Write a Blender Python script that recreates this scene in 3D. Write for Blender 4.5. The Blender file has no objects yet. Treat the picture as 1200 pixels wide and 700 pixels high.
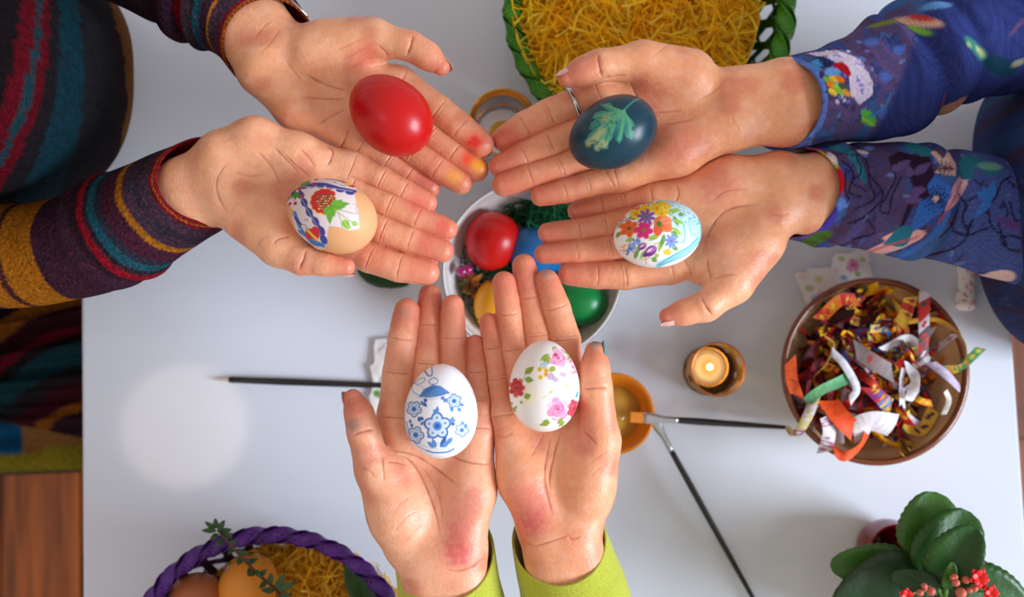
import bpy, bmesh, math, random
import numpy as np
from mathutils import Matrix, Vector

# ------------------------------------------------------------------ camera
scene = bpy.context.scene
col = scene.collection
F_PX = 1400.0                                     # focal length in pixels of the 1200 x 700 frame
def _n(v):
    v = np.asarray(v, float); return v / np.linalg.norm(v)
_U = _n((-606, 17238, -1400))                     # table's long direction seen by the slightly tilted camera
_N = np.array((0, 1400 / 17238, 1.0)); _N = _n(_N - _U * (_N @ _U))
_X = np.cross(_U, _N)
R_CW = np.stack([_X, _U, _N], axis=1).T           # camera -> world
CAM = -(R_CW @ np.array((0, 0, -1.0))) * 1.0      # one metre from the table top
cam_data = bpy.data.cameras.new('camera'); cam = bpy.data.objects.new('camera', cam_data)
col.objects.link(cam)
mw = Matrix.Identity(4)
for i in range(3):
    for j in range(3): mw[i][j] = R_CW[i, j]
    mw[i][3] = CAM[i]
cam.matrix_world = mw
cam_data.sensor_width = 36; cam_data.lens = F_PX / 1200 * 36; cam_data.clip_start = 0.02
cam_data.dof.use_dof = True; cam_data.dof.focus_distance = 0.745; cam_data.dof.aperture_fstop = 6.3
scene.camera = cam

# ------------------------------------------------------------------ light
world = bpy.data.worlds.new('room_light'); scene.world = world; world.use_nodes = True
bg = world.node_tree.nodes['Background']
bg.inputs[0].default_value = (1.0, 0.92, 0.88, 1); bg.inputs[1].default_value = 0.60
def area(name, loc, target, sx, sy, power, color):
    d = bpy.data.lights.new(name, 'AREA'); d.shape = 'RECTANGLE'; d.size = sx; d.size_y = sy
    d.energy = power; d.color = color
    o = bpy.data.objects.new(name, d); col.objects.link(o); o.location = loc
    o.rotation_euler = (Vector(target) - Vector(loc)).to_track_quat('-Z', 'Y').to_euler()
    return o
area('window_daylight', (3.1, -1.0, 1.75), (0, 0, 0.1), 1.6, 1.5, 192, (0.77, 0.88, 1.0))
scene.view_settings.view_transform = 'Standard'; scene.view_settings.look = 'None'
scene.view_settings.gamma = 1; scene.view_settings.use_curve_mapping = False
scene.view_settings.exposure = 0.0

# ------------------------------------------------------------------ helpers
rng = np.random.default_rng(7); random.seed(7)
def px(u, v, z):
    d = R_CW @ np.array(((u - 600) / F_PX, -(v - 350) / F_PX, -1.0))
    return CAM + d * ((z - CAM[2]) / d[2])
def mpp(z): return (CAM[2] - z) / F_PX            # metres per pixel at height z
def to_px(V, zref=None):
    V = np.array(V, float)
    if zref is not None: V = V.copy(); V[:, 2] = zref
    c = (V - CAM) @ R_CW
    return 600 + F_PX * c[:, 0] / -c[:, 2], 350 - F_PX * c[:, 1] / -c[:, 2]
def lin(c):
    c = np.asarray(c, float) / 255.0
    return np.where(c <= 0.04045, c / 12.92, ((c + 0.055) / 1.055) ** 2.4)

def mesh_data(name, V, faces, colors=None, smooth=True):
    me = bpy.data.meshes.new(name)
    if not isinstance(faces, (list, tuple)) or (len(faces) and not hasattr(faces[0], 'ndim')):
        faces = [np.asarray(faces)]
    faces = [np.asarray(f) for f in faces if len(f)]
    V = np.asarray(V, float)
    me.vertices.add(len(V)); me.vertices.foreach_set('co', V.astype(np.float32).ravel())
    tot = np.concatenate([np.full(len(f), f.shape[1]) for f in faces])
    idx = np.concatenate([f.ravel() for f in faces])
    me.loops.add(len(idx)); me.loops.foreach_set('vertex_index', idx.astype(np.int32))
    me.polygons.add(len(tot))
    st = np.concatenate([[0], np.cumsum(tot)[:-1]])
    me.polygons.foreach_set('loop_start', st.astype(np.int32))
    me.polygons.foreach_set('use_smooth', np.full(len(tot), smooth))
    me.update(calc_edges=True)
    if colors is not None:
        a = me.color_attributes.new('Col', 'FLOAT_COLOR', 'POINT')
        rgba = np.ones((len(V), 4), np.float32); rgba[:, :3] = colors
        a.data.foreach_set('color', rgba.ravel())
    return me

def world_loc(o):
    L = np.zeros(3)
    while o is not None:
        L += np.array(o.location); o = o.parent
    return L
def tag(o, label=None, cat=None, group=None, kind=None):
    if label: o['label'] = label
    if cat: o['category'] = cat
    if group: o['group'] = group
    if kind: o['kind'] = kind
    return o
def thing(name, loc, label, cat, group=None):
    o = bpy.data.objects.new(name, None); col.objects.link(o); o.location = tuple(loc)
    o.empty_display_size = 0.02
    return tag(o, label, cat, group)
def obj(name, V, faces, mat, parent=None, colors=None, smooth=True, loc=None):
    """V in world coordinates; origin goes to loc (top level) or the parent's origin."""
    V = np.asarray(V, float)
    if parent is not None: off = world_loc(parent)
    elif loc is not None: off = np.asarray(loc, float)
    else:
        lo, hi = V.min(0), V.max(0); off = np.array([(lo[0] + hi[0]) / 2, (lo[1] + hi[1]) / 2, lo[2]])
    me = mesh_data(name, V - off, faces, colors, smooth)
    o = bpy.data.objects.new(name, me); col.objects.link(o)
    if parent is not None: o.parent = parent
    else: o.location = tuple(off)
    if mat is not None: me.materials.append(mat)
    return o

class Acc:
    """collects pieces of one mesh"""
    def __init__(s): s.V = []; s.Q = []; s.T = []; s.C = []; s.n = 0
    def add(s, V, faces, c=None):
        V = np.asarray(V, float)
        fl = faces if isinstance(faces, (list, tuple)) and len(faces) and hasattr(faces[0], 'ndim') else [np.asarray(faces)]
        for f in fl:
            if not len(f): continue
            (s.Q if f.shape[1] == 4 else s.T).append(f + s.n)
        s.V.append(V); s.n += len(V)
        if c is not None:
            c = np.asarray(c, float); s.C.append(np.tile(c, (len(V), 1)) if c.ndim == 1 else c)
        return s
    def get(s):
        f = []
        if s.Q: f.append(np.concatenate(s.Q))
        if s.T: f.append(np.concatenate(s.T))
        return np.concatenate(s.V), f, (np.concatenate(s.C) if s.C else None)
    def build(s, name, mat, parent=None, smooth=True, loc=None):
        V, f, c = s.get(); return obj(name, V, f, mat, parent, c, smooth, loc)

def grid_faces(n, m, wrap_m=True, wrap_n=False):
    i = np.arange(n if wrap_n else n - 1); j = np.arange(m if wrap_m else m - 1)
    I, J = np.meshgrid(i, j, indexing='ij'); I2 = (I + 1) % n; J2 = (J + 1) % m
    return np.stack([I * m + J, I * m + J2, I2 * m + J2, I2 * m + J], -1).reshape(-1, 4)
def loft(S, caps=True, wrap_n=False):
    """S (n,m,3) rings -> V, faces"""
    n, m, _ = S.shape
    V = S.reshape(-1, 3); f = [grid_faces(n, m, True, wrap_n)]
    if caps and not wrap_n:
        c0 = S[0].mean(0); c1 = S[-1].mean(0)
        V = np.vstack([V, c0, c1]); a = n * m; j = np.arange(m); j2 = (j + 1) % m
        f.append(np.vstack([np.stack([np.full(m, a), j2, j], -1),
                            np.stack([np.full(m, a + 1), (n - 1) * m + j, (n - 1) * m + j2], -1)]))
    return V, f
def lathe(prof, m=48, center=(0, 0, 0), caps=False):
    """prof list of (r, z) bottom -> top"""
    p = np.asarray(prof, float); t = np.linspace(0, 2 * math.pi, m, endpoint=False)
    S = np.stack([p[:, 0, None] * np.cos(t), p[:, 0, None] * np.sin(t), np.repeat(p[:, 1, None], m, 1)], -1)
    return loft(S + np.asarray(center), caps)
def catmull(P, n):
    P = np.asarray(P, float); k = len(P)
    A = np.vstack([2 * P[0] - P[1], P, 2 * P[-1] - P[-2]])
    t = np.linspace(0, k - 1 - 1e-9, n); i = t.astype(int); f = (t - i)[:, None]
    p0, p1, p2, p3 = A[i], A[i + 1], A[i + 2], A[i + 3]
    return 0.5 * (2 * p1 + (p2 - p0) * f + (2 * p0 - 5 * p1 + 4 * p2 - p3) * f ** 2 + (3 * p1 - p0 - 3 * p2 + p3) * f ** 3)
def frames(P, up=(0, 0, 1)):
    T = np.gradient(P, axis=0); T /= np.linalg.norm(T, axis=1, keepdims=True) + 1e-12
    up = np.asarray(up, float)
    Sd = np.cross(T, up); L = np.linalg.norm(Sd, axis=1, keepdims=True)
    Sd = np.where(L < 1e-3, np.array([[1., 0, 0]]), Sd / np.maximum(L, 1e-9))
    return T, Sd, np.cross(Sd, T)
def tube(P, r, m=10, caps=True, up=(0, 0, 1), flat=1.0):
    P = np.asarray(P, float); r = np.broadcast_to(np.asarray(r, float), (len(P),))
    T, Sd, Up = frames(P, up); t = np.linspace(0, 2 * math.pi, m, endpoint=False)
    S = P[:, None] + r[:, None, None] * (Sd[:, None] * np.cos(t)[None, :, None] + flat * Up[:, None] * np.sin(t)[None, :, None])
    return loft(S, caps)
def box(lo, hi):
    lo = np.asarray(lo, float); hi = np.asarray(hi, float)
    V = np.array([[(lo, hi)[(k >> a) & 1][a] for a in range(3)] for k in range(8)])
    Fq = np.array([[0, 2, 3, 1], [4, 5, 7, 6], [0, 1, 5, 4], [2, 6, 7, 3], [0, 4, 6, 2], [1, 3, 7, 5]])
    return V, Fq
def bevel_box(lo, hi, b):
    bm = bmesh.new(); V, Fq = box(lo, hi)
    vs = [bm.verts.new(v) for v in V]
    for f in Fq: bm.faces.new([vs[i] for i in f])
    bmesh.ops.recalc_face_normals(bm, faces=bm.faces)
    bmesh.ops.bevel(bm, geom=bm.edges[:], offset=b, segments=2, affect='EDGES')
    bmesh.ops.triangulate(bm, faces=bm.faces[:])
    bm.verts.index_update()
    V = np.array([v.co[:] for v in bm.verts]); T = np.array([[v.index for v in f.verts] for f in bm.faces]); bm.free()
    return V, T
_ico = {}
def ico(sub):
    if sub not in _ico:
        bm = bmesh.new(); bmesh.ops.create_icosphere(bm, subdivisions=sub, radius=1.0); bm.verts.index_update()
        V = np.array([v.co[:] for v in bm.verts]); T = np.array([[v.index for v in f.verts] for f in bm.faces]); bm.free()
        _ico[sub] = (V, T)
    return _ico[sub]
def ribbon(P, w, side, thick=0.0):
    """closed flat strip along P, half width w, side vectors"""
    P = np.asarray(P, float); T = np.gradient(P, axis=0); T /= np.linalg.norm(T, axis=1, keepdims=True) + 1e-12
    side = np.broadcast_to(np.asarray(side, float), P.shape)
    side = side - T * (side * T).sum(1, keepdims=True); side = side / (np.linalg.norm(side, axis=1, keepdims=True) + 1e-9)
    w = np.broadcast_to(np.asarray(w, float), (len(P),))[:, None]
    nrm = np.cross(T, side) * thick / 2
    S = np.stack([P - side * w + nrm, P + side * w + nrm, P + side * w - nrm, P - side * w - nrm], 1)
    return loft(S, True)
def hash3(i, j, k, seed):
    h = (i * 374761393 + j * 668265263 + k * 2147483647 + seed * 974634777) & 0xffffffff
    h = ((h ^ (h >> 13)) * 1274126177) & 0xffffffff
    return ((h ^ (h >> 16)) & 0xffffff) / float(0xffffff)
def vnoise(P, scale, seed=0):
    Q = np.asarray(P, float) * scale; I = np.floor(Q).astype(np.int64); f = Q - I; f = f * f * (3 - 2 * f)
    r = 0
    for a in (0, 1):
        for b in (0, 1):
            for c in (0, 1):
                w = (f[:, 0] if a else 1 - f[:, 0]) * (f[:, 1] if b else 1 - f[:, 1]) * (f[:, 2] if c else 1 - f[:, 2])
                r = r + w * hash3(I[:, 0] + a, I[:, 1] + b, I[:, 2] + c, seed)
    return r
def sstep(a, b, x):
    t = np.clip((x - a) / (b - a), 0, 1); return t * t * (3 - 2 * t)

# ------------------------------------------------------------------ materials
def mat(name, color=None, rough=0.5, attr=False, metal=0.0, spec=0.5, trans=0.0, ior=1.45, coat=0.0, sss=0.0, sss_r=(1, .35, .2),
        sss_s=0.004, sheen=0.0, bump=None, vary=None, alpha=None, emit=None, emit_s=0.0, coat_rough=0.05):
    m = bpy.data.materials.new(name); m.use_nodes = True; nt = m.node_tree; b = nt.nodes['Principled BSDF']
    b.inputs['Roughness'].default_value = rough; b.inputs['Metallic'].default_value = metal
    b.inputs['Specular IOR Level'].default_value = spec; b.inputs['Transmission Weight'].default_value = trans
    b.inputs['IOR'].default_value = ior; b.inputs['Coat Weight'].default_value = coat; b.inputs['Coat Roughness'].default_value = coat_rough
    b.inputs['Sheen Weight'].default_value = sheen
    if sss:
        b.inputs['Subsurface Weight'].default_value = sss; b.inputs['Subsurface Radius'].default_value = sss_r
        b.inputs['Subsurface Scale'].default_value = sss_s
    src = None
    tc = nt.nodes.new('ShaderNodeTexCoord')
    if attr:
        a = nt.nodes.new('ShaderNodeAttribute'); a.attribute_name = 'Col'; src = a.outputs['Color']
    elif color is not None:
        r = nt.nodes.new('ShaderNodeRGB'); r.outputs[0].default_value = (*lin(color), 1); src = r.outputs[0]
    if vary:                                       # (scale, amount[, stretch])
        nz = nt.nodes.new('ShaderNodeTexNoise'); nz.inputs['Scale'].default_value = vary[0]; nz.inputs['Detail'].default_value = 4
        if len(vary) > 2:
            mp = nt.nodes.new('ShaderNodeMapping'); mp.inputs['Scale'].default_value = vary[2]
            nt.links.new(tc.outputs['Object'], mp.inputs[0]); nt.links.new(mp.outputs[0], nz.inputs['Vector'])
        else: nt.links.new(tc.outputs['Object'], nz.inputs['Vector'])
        mr = nt.nodes.new('ShaderNodeMapRange'); mr.inputs[1].default_value = 0.25; mr.inputs[2].default_value = 0.75
        mr.inputs[3].default_value = 1 - vary[1]; mr.inputs[4].default_value = 1 + vary[1]
        nt.links.new(nz.outputs['Fac'], mr.inputs[0])
        vm = nt.nodes.new('ShaderNodeVectorMath'); vm.operation = 'SCALE'
        nt.links.new(src, vm.inputs[0]); nt.links.new(mr.outputs[0], vm.inputs['Scale']); src = vm.outputs[0]
    if src is not None: nt.links.new(src, b.inputs['Base Color'])
    if bump:                                       # (scale, strength, distance[, stretch])
        nz = nt.nodes.new('ShaderNodeTexNoise'); nz.inputs['Scale'].default_value = bump[0]; nz.inputs['Detail'].default_value = 5
        if len(bump) > 3:
            mp = nt.nodes.new('ShaderNodeMapping'); mp.inputs['Scale'].default_value = bump[3]
            nt.links.new(tc.outputs['Object'], mp.inputs[0]); nt.links.new(mp.outputs[0], nz.inputs['Vector'])
        else: nt.links.new(tc.outputs['Object'], nz.inputs['Vector'])
        bp = nt.nodes.new('ShaderNodeBump'); bp.inputs['Strength'].default_value = bump[1]; bp.inputs['Distance'].default_value = bump[2]
        nt.links.new(nz.outputs['Fac'], bp.inputs['Height']); nt.links.new(bp.outputs[0], b.inputs['Normal'])
    if emit is not None:
        b.inputs['Emission Color'].default_value = (*lin(emit), 1); b.inputs['Emission Strength'].default_value = emit_s
    if alpha is not None: b.inputs['Alpha'].default_value = alpha
    return m
M = {}
M['skin'] = mat('skin', attr=True, rough=0.38, spec=0.5, sss=0.28, sss_r=(1, .32, .14), sss_s=0.005, bump=(520, 0.32, 0.0013), vary=(260, 0.07))
M['nail'] = mat('nail', attr=True, rough=0.22, coat=0.4)
M['knit'] = mat('striped_knit', attr=True, rough=0.95, sheen=0.0, spec=0.05, bump=(700, 1.0, 0.0018), vary=(420, 0.5))
M['print'] = mat('printed_cotton', attr=True, rough=0.9, sheen=0.0, spec=0.1, bump=(900, 0.3, 0.0006), vary=(700, 0.22))
M['lime'] = mat('lime_ribbed_knit', attr=True, rough=0.9, sheen=0.2, spec=0.15, bump=(800, 0.5, 0.001), vary=(600, 0.12))
M['table'] = mat('white_lacquer', (220, 225, 238), rough=0.07, spec=0.5)
M['wood'] = mat('floor_wood', (150, 78, 30), rough=0.45, vary=(7, 0.5, (9, 0.7, 1)), bump=(60, 0.1, 0.001))
M['eggshell'] = mat('eggshell', attr=True, rough=0.42, spec=0.5, bump=(900, 0.08, 0.0004))
M['eggmatte'] = mat('eggshell_paper', attr=True, rough=0.5, spec=0.4, bump=(260, 0.12, 0.0007))
M['eggdyed'] = mat('eggshell_dyed', attr=True, rough=0.34, spec=0.4, coat=0.15, bump=(900, 0.08, 0.0004), coat_rough=0.22)
def paper_mat(name, tr):
    m = mat(name, attr=True, rough=0.6, spec=0.25); nt = m.node_tree; b = nt.nodes['Principled BSDF']; out = nt.nodes['Material Output']
    a = nt.nodes.new('ShaderNodeAttribute'); a.attribute_name = 'Col'; t = nt.nodes.new('ShaderNodeBsdfTranslucent'); mx = nt.nodes.new('ShaderNodeMixShader'); mx.inputs[0].default_value = tr
    nt.links.new(a.outputs['Color'], t.inputs[0]); nt.links.new(b.outputs[0], mx.inputs[1]); nt.links.new(t.outputs[0], mx.inputs[2]); nt.links.new(mx.outputs[0], out.inputs[0]); return m
M['grass'] = paper_mat('paper_grass', 0.45)
M['attr'] = mat('painted', attr=True, rough=0.5)
M['attr_gloss'] = mat('painted_gloss', attr=True, rough=0.25, coat=0.3)
M['paper'] = mat('printed_paper', attr=True, rough=0.6, spec=0.35)
M['steel'] = mat('steel', (200, 200, 205), rough=0.22, metal=1.0)

# ------------------------------------------------------------------ floor and table
FLOOR_Z = -0.745
floor_root = obj('floor', *box((-1.6, -1.5, FLOOR_Z - 0.05), (1.6, 1.5, FLOOR_Z - 0.012)), mat('subfloor', (60, 30, 14), rough=0.8), smooth=False)
tag(floor_root, 'orange brown wooden plank floor under the white table', None, None, 'structure')
_pw = 0.115
_plank_mats = [mat('plank_wood', c, rough=0.4, vary=(5, 0.75, (14, 0.9, 1)), bump=(60, 0.1, 0.001)) for c in ((128, 62, 22), (108, 50, 18), (138, 70, 26))]
for i in range(27):
    x0 = -1.55 + i * _pw
    for k, (ya, yb) in enumerate(((-1.5, -0.35 + 0.3 * ((i * 7) % 5) / 5), (-0.348 + 0.3 * ((i * 7) % 5) / 5, 1.5))):
        obj('plank', *bevel_box((x0 + 0.0012, ya, FLOOR_Z - 0.012), (x0 + _pw - 0.0012, yb, FLOOR_Z), 0.0012), _plank_mats[(i * 5 + k) % 3], floor_root, smooth=False)

TX0 = px(96, 520, 0)[0]; TX1 = px(1191, 460, 0)[0]; TY0, TY1 = -0.52, 0.62
table = thing('table', ((TX0 + TX1) / 2, (TY0 + TY1) / 2, FLOOR_Z), 'white lacquered rectangular table under all the hands, bowls and baskets', 'table')
obj('tabletop', *bevel_box((TX0, TY0, -0.028), (TX1, TY1, 0.0), 0.0025), M['table'], table, smooth=False)
for sx in (TX0 + 0.04, TX1 - 0.04):
    for sy in (TY0 + 0.04, TY1 - 0.04):
        obj('leg', *bevel_box((sx - 0.025, sy - 0.025, FLOOR_Z), (sx + 0.025, sy + 0.025, -0.028), 0.003), M['table'], table, smooth=False)
for (lo, hi) in (((TX0 + 0.065, TY0 + 0.03, -0.09), (TX1 - 0.065, TY0 + 0.05, -0.028)), ((TX0 + 0.065, TY1 - 0.05, -0.09), (TX1 - 0.065, TY1 - 0.03, -0.028)),
                 ((TX0 + 0.03, TY0 + 0.065, -0.09), (TX0 + 0.05, TY1 - 0.065, -0.028)), ((TX1 - 0.05, TY0 + 0.065, -0.09), (TX1 - 0.03, TY1 - 0.065, -0.028))):
    obj('apron', *box(lo, hi), M['table'], table, smooth=False)

# pendant globe lamp above the table: its round reflection lies on the lacquer
def mirror_point(u, v, H):
    p = px(u, v, 0); d = p - CAM; d = d / np.linalg.norm(d); d[2] = -d[2]
    return p + d * (H / d[2])
gc = mirror_point(217, 500, 1.25)
lamp = thing('pendant_lamp', (gc[0], gc[1], gc[2] - 0.115), 'round white glass pendant lamp hanging above the table', 'lamp')
V, T = ico(5); obj('glass_globe', V * 0.115 + gc, T, mat('lamp_glass', (255, 244, 230), rough=0.3, emit=(255, 236, 224), emit_s=4.0), lamp)
obj('cap', *lathe([(0.0, 0.112), (0.035, 0.112), (0.035, 0.15), (0.012, 0.165), (0.0, 0.165)], 32, gc), M['steel'], lamp)
obj('cord', *tube([gc + (0, 0, 0.16), gc + (0, 0, 0.45)], 0.003), mat('lamp_cord', (30, 30, 30)), lamp)

# ------------------------------------------------------------------ eggs (shapes first: hands close on them)
class Egg:
    def __init__(s, u, v, z, a, b, ang, k=0.10, tilt=0.0):
        """a, b half axes in photo pixels at height z; ang = direction of the pointed end in the picture, clockwise from right"""
        s.c = px(u, v, z); s.a = a * mpp(z); s.b = b * mpp(z); t = math.radians(ang); s.k = k; s.u, s.v, s.m = u, v, mpp(z)
        s.ax = _n((math.cos(t), -math.sin(t), math.tan(math.radians(tilt))))
        s.sd = _n(np.cross(s.ax, (0, 0, 1))); s.up = np.cross(s.sd, s.ax)
    def sdf(s, P):
        Q = P - s.c; l = (Q @ s.ax) / s.a; r = np.sqrt((Q @ s.sd) ** 2 + (Q @ s.up) ** 2) / (s.b * (1 - s.k * np.clip(l, -1, 1)))
        return (np.sqrt(l * l + r * r) - 1) * s.b
    def verts(s, sub):
        V, T = ico(sub); t = V[:, 0]; w = (1 - s.k * t)[:, None]
        return s.c + V[:, :1] * s.a * s.ax + w * s.b * (V[:, 1:2] * s.sd + V[:, 2:3] * s.up), T
    def flat_px(s, V):
        """print coordinates: pixels of the photo, laid on the egg from above"""
        return s.u + (V[:, 0] - s.c[0]) / s.m, s.v - (V[:, 1] - s.c[1]) / s.m

Z1, Z2, Z3, Z4, Z5, Z6 = 0.214, 0.230, 0.226, 0.212, 0.222, 0.222
EG = {
    'red': Egg(457.7, 134.7, Z1 + 0.030, 55, 43.5, 45, -0.06),
    'folk': Egg(389, 252.5, Z2 + 0.029, 55, 42.5, 205, 0.07),
    'teal': Egg(718, 156, Z3 + 0.030, 55, 42, 155, 0.05),
    'bouquet': Egg(770.4, 274.6, Z4 + 0.029, 52, 39.5, 172, 0.05),
    'blue': Egg(517, 482, Z5 + 0.030, 55, 42.5, -86, 0.09),
    'rose': Egg(638, 452.5, Z6 + 0.030, 53.5, 41, -88, 0.09),
}

# ------------------------------------------------------------------ hands: signed distance field -> one continuous skin
def smin(a, b, k):
    h = np.maximum(k - np.abs(a - b), 0.0); return np.minimum(a, b) - h * h * (0.25 / k)
def seg_d(P, a, b, ra, rb, bul=0.0):
    ab = b - a; Q = P - a; t = Q @ (ab / (ab @ ab)); np.maximum(t, 0, out=t); np.minimum(t, 1, out=t)
    Q -= t[:, None] * ab
    d = np.sqrt(np.einsum('ij,ij->i', Q, Q)); d -= ra + (rb - ra) * t
    if bul: d -= bul * 4 * t * (1 - t)
    return d

class Hand:
    def __init__(s, spec):
        s.sp = spec; z0 = spec['z']; s.z0 = z0; s.subs = []
        cv = lambda q: (px(q[0], q[1], z0 + q[3]), q[2] * mpp(z0 + q[3]))
        s.fing = []
        for f in spec['fingers']:
            dzs = f[4] if len(f) > 4 else (0.0, 0.003, 0.003, 0.001)
            s.fing.append([cv((*f[i], dzs[i])) for i in range(4)])
        s.thumb = [cv(q) for q in spec['thumb']]
        s.palm = []
        w = spec['wrist']
        for f, wp in zip(s.fing, w['mc']):
            a, ra = cv(wp); s.palm.append((a, f[0][0] - np.array((0, 0, 0.001)), ra, f[0][1] * 1.0))
        for ch in spec['pads']:
            pts = [cv(q) for q in ch]
            for (a, ra), (b, rb) in zip(pts[:-1], pts[1:]): s.palm.append((a, b, ra, rb))
        s.palm.append((s.thumb[0][0], s.thumb[1][0], s.thumb[0][1], s.thumb[1][1]))
        A1, A2 = ([cv((q[0], q[1], q[2] * (1, 0.95, 0.75)[i], q[3] - (0, .002, .003)[i])) for i, q in enumerate(ch)] for ch in w['arm'])
        c_ = [(a[0] + b[0]) / 2 for a, b in zip(A1, A2)]
        A1 = [(c + (a[0] - c) * k, a[1]) for a, c, k in zip(A1, c_, (1, .95, .75))]; A2 = [(c + (a[0] - c) * k, a[1]) for a, c, k in zip(A2, c_, (1, .95, .75))]
        for ch in (A1, A2):
            for (a, ra), (b, rb) in zip(ch[:-1], ch[1:]): s.palm.append((a, b, ra, rb))
        mid = [((a[0] + b[0]) / 2, (a[1] + b[1]) * 0.515) for a, b in zip(A1, A2)]
        for (a, ra), (b, rb) in zip(mid[:-1], mid[1:]): s.palm.append((a, b, ra, rb))
        pts = np.array([q for pr in s.palm for q in (pr[0], pr[1])] + [q[0] for f in s.fing for q in f] + [q[0] for q in s.thumb])
        s.lo = pts.min(0) - 0.026; s.hi = pts.max(0) + 0.026
    def chains(s):
        if not hasattr(s, '_ch'):
            s._ch = [[(a, b, ra, rb, 0.0004) for (a, ra), (b, rb) in zip(f[:-1], f[1:])] for f in s.fing]
            s._ch.append([(a, b, ra, rb, 0.0005) for (a, ra), (b, rb) in zip(s.thumb[1:-1], s.thumb[2:])])
        return s._ch
    def core_block(s, P, c=None, R=0.0):
        ch = s.chains(); palm = s.palm
        if c is not None:                                   # only the pieces that matter near this block
            if not hasattr(s, '_arr'):
                al = list(palm) + [p for k in ch for p in k]
                s._arr = (np.array([p[0] for p in al]), np.array([p[1] - p[0] for p in al]), np.array([max(p[2], p[3]) for p in al]))
                s._l2 = (s._arr[1] ** 2).sum(1)
            A, AB, Rr = s._arr
            t = np.clip(((c - A) * AB).sum(1) / s._l2, 0, 1); dd = np.sqrt(((c - A - t[:, None] * AB) ** 2).sum(1)) - Rr
            keep = dd < dd.min() + 2 * R + 0.013
            i = len(palm); palm = [p for p, e in zip(palm, keep) if e]; c2 = []
            for k in ch: c2.append([p for p, e in zip(k, keep[i:i + len(k)]) if e]); i += len(k)
            ch = c2
        d = None
        for p in palm:
            e = seg_d(P, *p); d = e if d is None else smin(d, e, 0.009)
        fm = None
        for i, k in enumerate(ch):
            e = None
            for p in k:
                q = seg_d(P, *p); e = q if e is None else smin(e, q, 0.004 if i == 4 else 0.0025)
            if e is not None: fm = e if fm is None else smin(fm, e, 0.0024)
        if d is None: return fm
        return d if fm is None else smin(d, fm, 0.0055)
    def core(s, P):
        if len(P) < 3000: return s.core_block(P)
        I = np.floor(P / 0.03).astype(np.int64); key = (I[:, 0] + 1000) * 4000000 + (I[:, 1] + 1000) * 2000 + I[:, 2] + 500
        o = np.argsort(key, kind='stable'); ks = key[o]; st = np.flatnonzero(np.r_[True, ks[1:] != ks[:-1]]); en = np.r_[st[1:], len(ks)]
        out = np.empty(len(P))
        for a, b in zip(st, en):
            ii = o[a:b]; Q = P[ii]; c = (Q.min(0) + Q.max(0)) / 2; R = np.linalg.norm(Q.max(0) - Q.min(0)) / 2
            out[ii] = s.core_block(Q, c, R)
        return out
    def finger_gap(s, P):
        fs = []
        for f in s.fing:
            e = None
            for (a, ra), (b, rb) in zip(f[:-1], f[1:]):
                q = seg_d(P, a, b, ra, rb); e = q if e is None else np.minimum(e, q)
            fs.append(e)
        F = np.stack(fs); F.sort(axis=0); return F[1] - F[0], F[0]
    def sdf(s, P):
        d = s.core(P)
        for sub in s.subs:
            m = d < 0.006
            if m.any(): d[m] = -smin(-d[m], sub(P[m]) - 0.0003, 0.0012)
        return d

def surface(sdf, lo, hi, h):
    n = np.ceil((hi - lo) / h).astype(int) + 1
    n = ((n + 2) // 3) * 3 + 1
    ax = [lo[i] + h * np.arange(n[i]) for i in range(3)]
    nc = (n - 1) // 3 + 1
    C = np.stack(np.meshgrid(*[a[::3] for a in ax], indexing='ij'), -1).reshape(-1, 3)
    Fc = sdf(C).reshape(nc)
    Fg = np.repeat(np.repeat(np.repeat(Fc, 3, 0), 3, 1), 3, 2)[1:1 + n[0], 1:1 + n[1], 1:1 + n[2]]
    Fg = Fg[:n[0], :n[1], :n[2]].copy()
    msk = np.abs(Fg) < h * 5.5
    I = np.argwhere(msk); P = lo + h * I
    Fg[msk] = sdf(P)
    ins = Fg < 0
    cs = tuple(n - 1)
    cnt = np.zeros(cs, np.int8)
    for a in (0, 1):
        for b in (0, 1):
            for c in (0, 1): cnt += ins[a:a + cs[0], b:b + cs[1], c:c + cs[2]]
    act = (cnt > 0) & (cnt < 8)
    cid = -np.ones(cs, np.int64); cid[act] = np.arange(act.sum())
    A = np.argwhere(act); acc = np.zeros((len(A), 3)); num = np.zeros(len(A))
    corners = [(a, b, c) for a in (0, 1) for b in (0, 1) for c in (0, 1)]
    for c0 in corners:
        for axn in range(3):
            if c0[axn]: continue
            c1 = list(c0); c1[axn] = 1
            f0 = Fg[A[:, 0] + c0[0], A[:, 1] + c0[1], A[:, 2] + c0[2]]; f1 = Fg[A[:, 0] + c1[0], A[:, 1] + c1[1], A[:, 2] + c1[2]]
            x = (f0 < 0) != (f1 < 0)
            t = np.where(x, f0 / np.where(x, f0 - f1, 1), 0)
            p = np.tile(np.array(c0, float), (len(A), 1)); p[:, axn] = t
            acc += np.where(x[:, None], p, 0); num += x
    V = lo + h * (A + acc / num[:, None])
    quads = []
    for axn in range(3):
        o = [i for i in range(3) if i != axn]
        s0 = [slice(None)] * 3; s1 = [slice(None)] * 3; s0[axn] = slice(0, -1); s1[axn] = slice(1, None)
        X = ins[tuple(s0)] != ins[tuple(s1)]
        E = np.argwhere(X)
        ok = np.all((E[:, o] > 0) & (E[:, o] < np.array(cs)[o]), axis=1); E = E[ok]
        ids = []
        for da, db in ((-1, -1), (0, -1), (0, 0), (-1, 0)):
            c = E.copy(); c[:, o[0]] += da; c[:, o[1]] += db; ids.append(cid[c[:, 0], c[:, 1], c[:, 2]])
        q = np.stack(ids, -1); f = ins[E[:, 0], E[:, 1], E[:, 2]]
        flip = (~f) if axn != 1 else f
        q[flip] = q[flip][:, ::-1]; quads.append(q)
    return V, np.concatenate(quads)
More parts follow.
